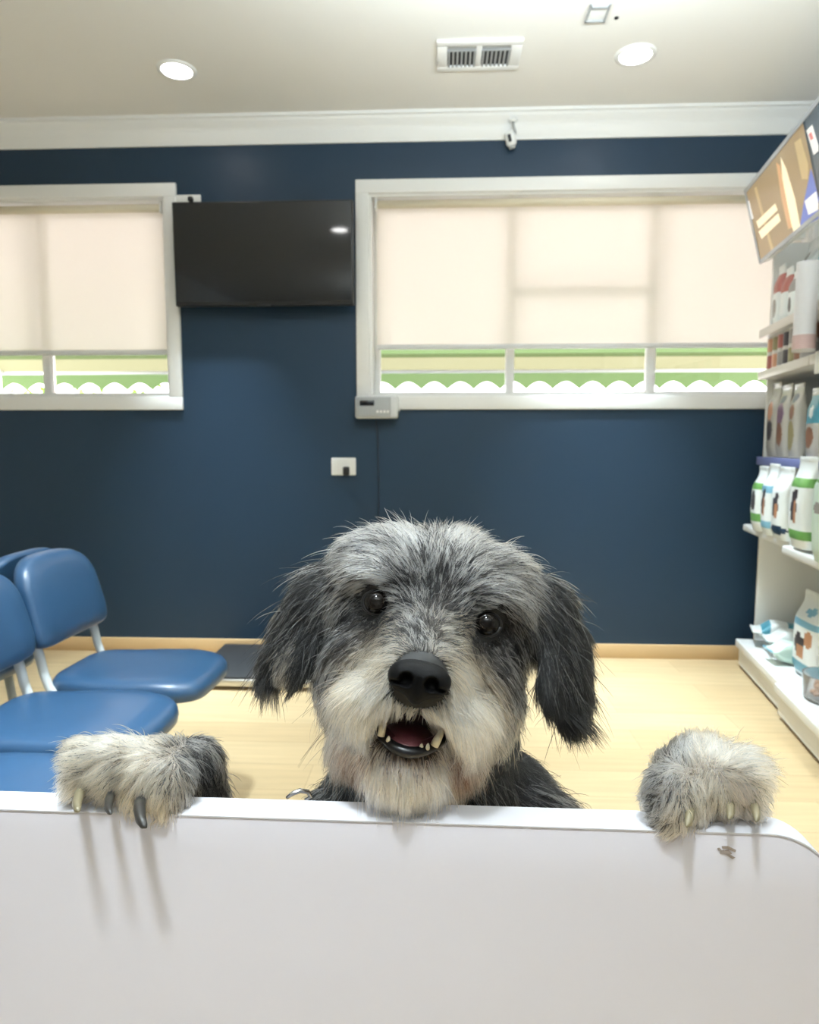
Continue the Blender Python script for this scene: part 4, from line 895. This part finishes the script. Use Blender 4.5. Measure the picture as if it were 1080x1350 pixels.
STEPS = 8
def grow(name, region, guides, lift=.45, droop=.35, clump=.75, per=24, rad_=.00026, wav=.16, lens=1.0, extra=None, flyaway=.06):
    m = R_ == region
    w = area*dens*m; n = int(w.sum())
    if n < 10: return None
    ti = rng.choice(len(w), n, p=w/w.sum()); b = rng.random((n, 2)); f = b.sum(1) > 1; b[f] = 1-b[f]
    t3 = tri[ti]; W3 = np.stack([1-b.sum(1), b[:, 0], b[:, 1]], 1)[..., None]
    P = (VS[t3]*W3).sum(1); Nn = (VN[t3]*W3).sum(1); Nn /= np.linalg.norm(Nn, axis=1)[:, None]+1e-9
    gp_ = np.array([g[0] for g in guides], float); gd = np.array([g[1] for g in guides], float); gd /= np.linalg.norm(gd, axis=1)[:, None]
    gl = np.array([g[2] for g in guides])*.01*lens; gq = np.array([g[3] for g in guides]); gA = np.array([g[4] for g in guides]); gB = np.array([g[5] for g in guides])
    px = topx(P)+rng.normal(size=(n, 2))*2.5
    w2 = 1/(((px[:, None]-gp_[None])**2).sum(-1)+60)**1.6; w2 /= w2.sum(1)[:, None]
    d2 = w2@gd; L = w2@gl; q = w2@gq; cA = w2@gA; cB = w2@gB
    d = d2[:, :1]*np.array(r0)-d2[:, 1:]*np.array(u0)
    d -= Nn*(d*Nn).sum(1)[:, None]*.85; d /= np.linalg.norm(d, axis=1)[:, None]+1e-6
    L *= rng.uniform(.55, 1.2, n); fly = rng.random(n) < flyaway; L[fly] *= 1.25
    # short near the eyes
    e = np.minimum(np.linalg.norm(P-np.array(EYEL), axis=1), np.linalg.norm(P-np.array(EYER), axis=1)); L *= np.clip((e-.012)/.016, .28, 1)
    sg = np.where(fly, .38, .10 if name == 'ear_fur' else .12)[:, None]
    d += rng.normal(size=(n, 3))*sg
    up = np.clip(lift+rng.normal(size=n)*.12, .1, 1.2)
    dr = np.full(n, droop)
    if name == 'head_fur': up *= np.where(px[:, 1] > 985, .35, 1); dr = np.where(px[:, 1] > 985, .9, droop)
    pts = np.empty((n, STEPS, 3)); pts[:, 0] = P-Nn*.0008; cur = pts[:, 0].copy(); G = V(0, 0, -1)
    ph = rng.random((n, 1))*6.28; side = np.cross(d, Nn)
    for k in range(1, STEPS):
        t = k/(STEPS-1)
        v = d+Nn*(up*(1.25-1.35*t))[:, None]+G*(dr*t)[:, None]+side*np.sin(ph+5*t)*wav
        v /= np.linalg.norm(v, axis=1)[:, None]; cur = cur+v*(L/(STEPS-1))[:, None]
        sdv = fld(cur); ins = sdv < .0008
        if ins.any():
            gq_ = grad(cur[ins]); gq_ /= np.linalg.norm(gq_, axis=1)[:, None]+1e-9; cur[ins] += gq_*(.001-sdv[ins])[:, None]
        pts[:, k] = cur
    # fine locks, then broader tufts: strands lean towards a neighbour's line
    for pr_, cl in ((8, .82), (per*3, clump*.6)):
        nc = max(4, n//pr_); ci = rng.choice(n, nc, replace=False); kd = kdtree.KDTree(nc)
        for k, i in enumerate(ci): kd.insert(P[i], k)
        kd.balance(); near_ = np.array([ci[kd.find(p)[1]] for p in P])
        if pr_ == 8: near = near_
        cs = cl*rng.uniform(.5, 1.05, n); cs[fly] *= .15
        tt = (np.linspace(0, 1, STEPS)**.9)[None, :, None]*cs[:, None, None]
        off = (pts[near_]-P[near_][:, None])
        scl = np.clip((L/np.maximum(L[near_], 1e-4))[:, None, None], .5, 1.5)
        pts = pts*(1-tt)+(P[near_][:, None]+off*scl)*tt
    q = np.where(q > .7, q, q*.62*np.clip(q/.7, .7, 1.2)) if name != 'paw_fur' else q
    pale = rng.random(n) < np.clip(q+(rng.random(n)[near]-.5)*.75, 0, 1)
    pts = P[:, None]+(pts-P[:, None])*np.where(pale, 1.1, .84)[:, None, None] if name != 'ear_fur' else pts
    col = np.where(pale[:, None], cA, cB)*rng.uniform(.72, 1.2, (n, 1))
    tint = rng.normal(size=(n, 1))*.03; col = np.clip(col*(1+np.hstack([tint, tint*.3, -tint])), .004, .92)
    cc = np.repeat(col[:, None], STEPS, 1)
    rr = np.tile(rad_*np.array([.8, 1, 1, .95, .85, .7, .48, .15]), (n, 1))*rng.uniform(.7, 1.25, (n, 1))
    if extra is not None:
        pts = np.concatenate([pts, extra[0]]); cc = np.concatenate([cc, extra[1]]); rr = np.concatenate([rr, extra[2]]); n = len(pts)
    cu = bpy.data.hair_curves.new(name); cu.add_curves([STEPS]*n)
    cu.attributes['position'].data.foreach_set('vector', pts.astype(np.float32).ravel())
    a = cu.attributes.get('radius') or cu.attributes.new('radius', 'FLOAT', 'POINT'); a.data.foreach_set('value', rr.astype(np.float32).ravel())
    a = cu.attributes.new('fur_color', 'FLOAT_COLOR', 'POINT'); a.data.foreach_set('color', np.concatenate([cc, np.ones((n, STEPS, 1))], 2).astype(np.float32).ravel())
    cu.materials.append(M_fur); o = bpy.data.objects.new(name, cu); COL.objects.link(o); o.parent = dog
    return o
# long dark whiskers on the muzzle
wp, wc, wr = [], [], []
for (px, py), (dx, dy), L in [((470, 905), (-1, .2), .05), ((480, 925), (-1, .5), .055), ((462, 930), (-.9, .7), .05), ((490, 945), (-.7, .8), .045), ((610, 925), (.9, .5), .045), ((625, 945), (.9, .8), .05), ((600, 950), (.5, 1), .05), ((640, 960), (.7, 1), .045), ((475, 890), (-1, -.1), .045)]:
    for _ in range(2):
        p = np.array(HP(px+random.uniform(-8, 8), py+random.uniform(-6, 6), .052)); d = np.array(r0)*dx-np.array(u0)*dy+np.array(hf)*.35; d /= np.linalg.norm(d)
        t = np.linspace(0, 1, STEPS)[:, None]; wp.append(p+d*t*L+V(0, 0, -1)*(t**2)*L*.35); wc.append(np.tile(V(.02, .018, .016), (STEPS, 1))); wr.append(np.linspace(.00022, .00006, STEPS))
# chin hair hangs longer
grow('head_fur', 1, GH, lens=1.12, extra=(np.array(wp), np.array(wc), np.array(wr)))
grow('ear_fur', 2, GEL, lift=.14, droop=.45, flyaway=.03, lens=1.15, clump=.72, per=34, wav=.2, rad_=.00026)
grow('ear_fur', 3, GER, lift=.14, droop=.45, flyaway=.03, lens=1.15, clump=.72, per=34, wav=.2, rad_=.00026)
grow('paw_fur', 4, GPL, lift=.5, droop=.25, clump=.75, per=40, wav=.35)
grow('paw_fur', 5, GPR, lift=.5, droop=.25, clump=.75, per=40, wav=.35)
grow('coat_fur', 0, GCO, lift=.6, droop=.45, clump=.7, per=30, lens=1.35)

# ---- features
M_eye = mat('dark_eye', (.006, .005, .0045), .05, spec=.22); M_iris = mat('brown_iris', (.006, .004, .003), .12, spec=.3)
M_nose = mat('wet_black_nose', (.003, .003, .0033), .48, spec=.09, bump=(1400, .5, .0006)); M_lip = mat('black_lip', (.008, .008, .009), .3, spec=.4, bump=(500, .25, .0008))
M_tongue = mat('pink_tongue', (.17, .055, .062), .4, bump=(900, .2, .0006)); M_tooth = mat('tooth', (.72, .64, .47), .3, coat=.3); M_claw = mat('pale_claw', (.16, .135, .08), .35, noise=(60, .3)); M_clawd = mat('dark_claw', (.02, .018, .016), .35, noise=(60, .4)); M_gum = mat('dark_gum', (.10, .03, .035), .3)
HM = Matrix((hr, hu, hf)).transposed().to_4x4()
for e in (EYEL, EYER):
    ob = MB().ball((0, 0, 0), (.0125, .0125, .0125), sub=4, M=Matrix.Translation(e) @ HM).build('eye', M_eye, dog)
    look = (CC+Vector((0, -.1, .12))-e).normalized(); z = look; x = z.cross(Vector((0, 0, 1))).normalized(); y = z.cross(x)
    Mi = Matrix((x, y, z)).transposed().to_4x4(); Mi.translation = e
    MB().lathe([(.0049, .01162), (.0058, .01135), (.0078, .01), (.0074, .0104), (.0049, .01172)], 28, M=Mi).build('iris', M_iris, ob)
    rim = []
    for k in range(29):
        a = 2*math.pi*k/28; rim.append(e+hr*(.0122*math.cos(a))+hu*(.0100*math.sin(a)-.0005)+hf*(.0048+.0015*math.cos(a)**2*-1))
    MB().tube(rim, .0021, 10).build('eyelid_rim', M_lip, dog)
# nose by its own smooth field
h2 = .0007; nn = (92, 80, 76); lo2 = -np.array(nn)*h2/2
gr = np.stack(np.meshgrid(*[lo2[i]+h2*np.arange(nn[i]) for i in range(3)], indexing='ij'), -1)
I3 = np.eye(3); sdl = lambda c, r: sd(ell(V(*c), V(*r), I3), gr)
def smin(a, b, k): h = np.clip(.5+.5*(b-a)/k, 0, 1); return b*(1-h)+a*h-k*h*(1-h)
def smax(a, b, k): return -smin(-a, -b, k)
f = sdl((0, .0035, -.004), (.0225, .0145, .018))
for s in (-1, 1): f = smin(f, sdl((s*.0115, -.0005, .003), (.0115, .0120, .0122)), .010)
f = smin(f, sdl((0, -.0115, .001), (.0075, .010, .010)), .007)
for s in (-1, 1):
    f = smax(f, -sdl((s*.0098, -.0025, .0145), (.0055, .0062, .0095)), .0025)
    f = smax(f, -sdl((s*.0165, -.0055, .0105), (.006, .0018, .006)), .002)
f = smax(f, -(sd(capb(V(0, .000, .0165), V(0, -.02, .0125), .0011, .0013), gr)), .0018)
v2, f2 = surface_nets(f.astype(np.float32)); v2 = lo2+h2*v2
Mn = Matrix.Translation(NOSE) @ HM @ Matrix.Rotation(rad(-8), 4, 'X') @ Matrix.Diagonal((.98, .85, 1, 1))
MB().pydata(v2.tolist(), f2[(f2 >= 0).all(1)].tolist(), M=Mn).build('nose', M_nose, dog)
# mouth
HT = lambda a, b, c: hd(a, b, c)
MB().ball((0, 0, 0), (.021, .0075, .036), sub=4, M=Matrix.Translation(hd(0, -.097, .034)) @ HM @ Matrix.Rotation(rad(4), 4, 'X')).build('tongue', M_tongue, dog)
lip = [hd(a, -.0905-.0125*(1-(a/.031)**2), .069-.03*(a/.031)**2) for a in np.linspace(-.031, .031, 25)]
MB().tube(lip, [.0024+.0022*(1-(k-12)**2/144) for k in range(25)], 12, flat=1.0).build('lower_lip', M_lip, dog)
ul = [hd(a, -.0715-.011*(a/.03)**2, .078-.036*(a/.03)**2) for a in np.linspace(-.03, .03, 21)]
MB().tube(ul, .0026, 10).build('upper_lip', M_lip, dog)
gum = [hd(a, -.0915-.008*(1-(a/.026)**2), .062-.03*(a/.026)**2) for a in np.linspace(-.026, .026, 21)]
MB().tube(gum, .0034, 10).build('gum', M_gum, dog)
def tooth(a, b, c, L, r, lean=0):
    MB().tube([hd(a, b, c), hd(a+lean*.3*L, b+L*.35, c+.001), hd(a+lean*.7*L, b+L*.75, c), hd(a+lean*L, b+L, c-.001)], [r, r*.95, r*.62, r*.18], 12).build('tooth', M_tooth, dog)
tooth(-.0205, -.0965, .063, .0225, .0031, .0); tooth(.0200, -.0960, .061, .0150, .0036, .35)
for a, L in ((-.0145, .0035), (.0105, .0028), (.0152, .004)): tooth(a, -.0985, .0655, L, .0018)
# claws : base point, tip point (photo), one mesh each
def claw(b, tip, zb, dep, m, r=.0038):
    p0 = np.array(onZ(b[0], b[1], zb)); p3 = np.array(PT(tip[0], tip[1], dep)); 
    out = V(0, -.006, .001); pts = [p0, p0*.68+p3*.32+out, p0*.34+p3*.66+out*1.05, p0*.12+p3*.88+out*.55, p3]
    MB().tube([Vector(p) for p in pts], [r, r*1.02, r*.85, r*.6, r*.15], 12).build('claw', m, dog)
dz = (Vector(onZ(150, 1060, GT))-CC).dot(-(CR @ Vector((0, 0, 1))))
for b, t, m, r in (((112, 1034), (104, 1070), M_claw, .0042), ((150, 1040), (147, 1073), M_clawd, .0034), ((186, 1050), (193, 1091), M_clawd, .0046)): claw(b, t, GT+.013, .512, m, r)
for b, t, m, r in (((906, 1042), (905, 1090), M_claw, .0042), ((955, 1036), (961, 1080), M_claw, .0040), ((983, 1036), (997, 1083), M_claw, .0040)): claw(b, t, GT+.015, .508, m, r)
# collar with a metal ring, mostly hidden in the coat
cc_ = V(-.003, .700, .842); ring = [Vector((cc_[0]+.082*math.cos(a), cc_[1]+.08*math.sin(a), cc_[2]+.012*math.sin(a))) for a in np.linspace(0, 2*math.pi, 49)]
MB().tube(ring, .007, 10, flat=1.6).build('collar', mat('black_webbing', (.012, .012, .013), .6), dog)
pr_ = [PT(378, 1052, .60), PT(386, 1046, .60), PT(396, 1042.5, .602), PT(406, 1044, .605), PT(410, 1050, .607), PT(402, 1055, .605)]
MB().tube(pr_, [.0014, .002, .0022, .0022, .0018, .0015], 12).build('collar_ring', M_chrome, dog)

# ------------------------------------------------------------------ daylight and exposure
w = bpy.data.worlds.new('world'); scene.world = w; w.use_nodes = True
bg = w.node_tree.nodes['Background']; bg.inputs['Color'].default_value = (.98, .98, .97, 1); bg.inputs['Strength'].default_value = 6.8
vs_ = scene.view_settings; vs_.view_transform = 'Standard'; vs_.look = 'None'; vs_.gamma = 1; vs_.exposure = 0.0; vs_.use_curve_mapping = False
scene.cycles.use_denoising = True; scene.cycles.max_bounces = 12; scene.cycles.diffuse_bounces = 5; scene.cycles.transparent_max_bounces = 16; scene.cycles.sample_clamp_indirect = 8
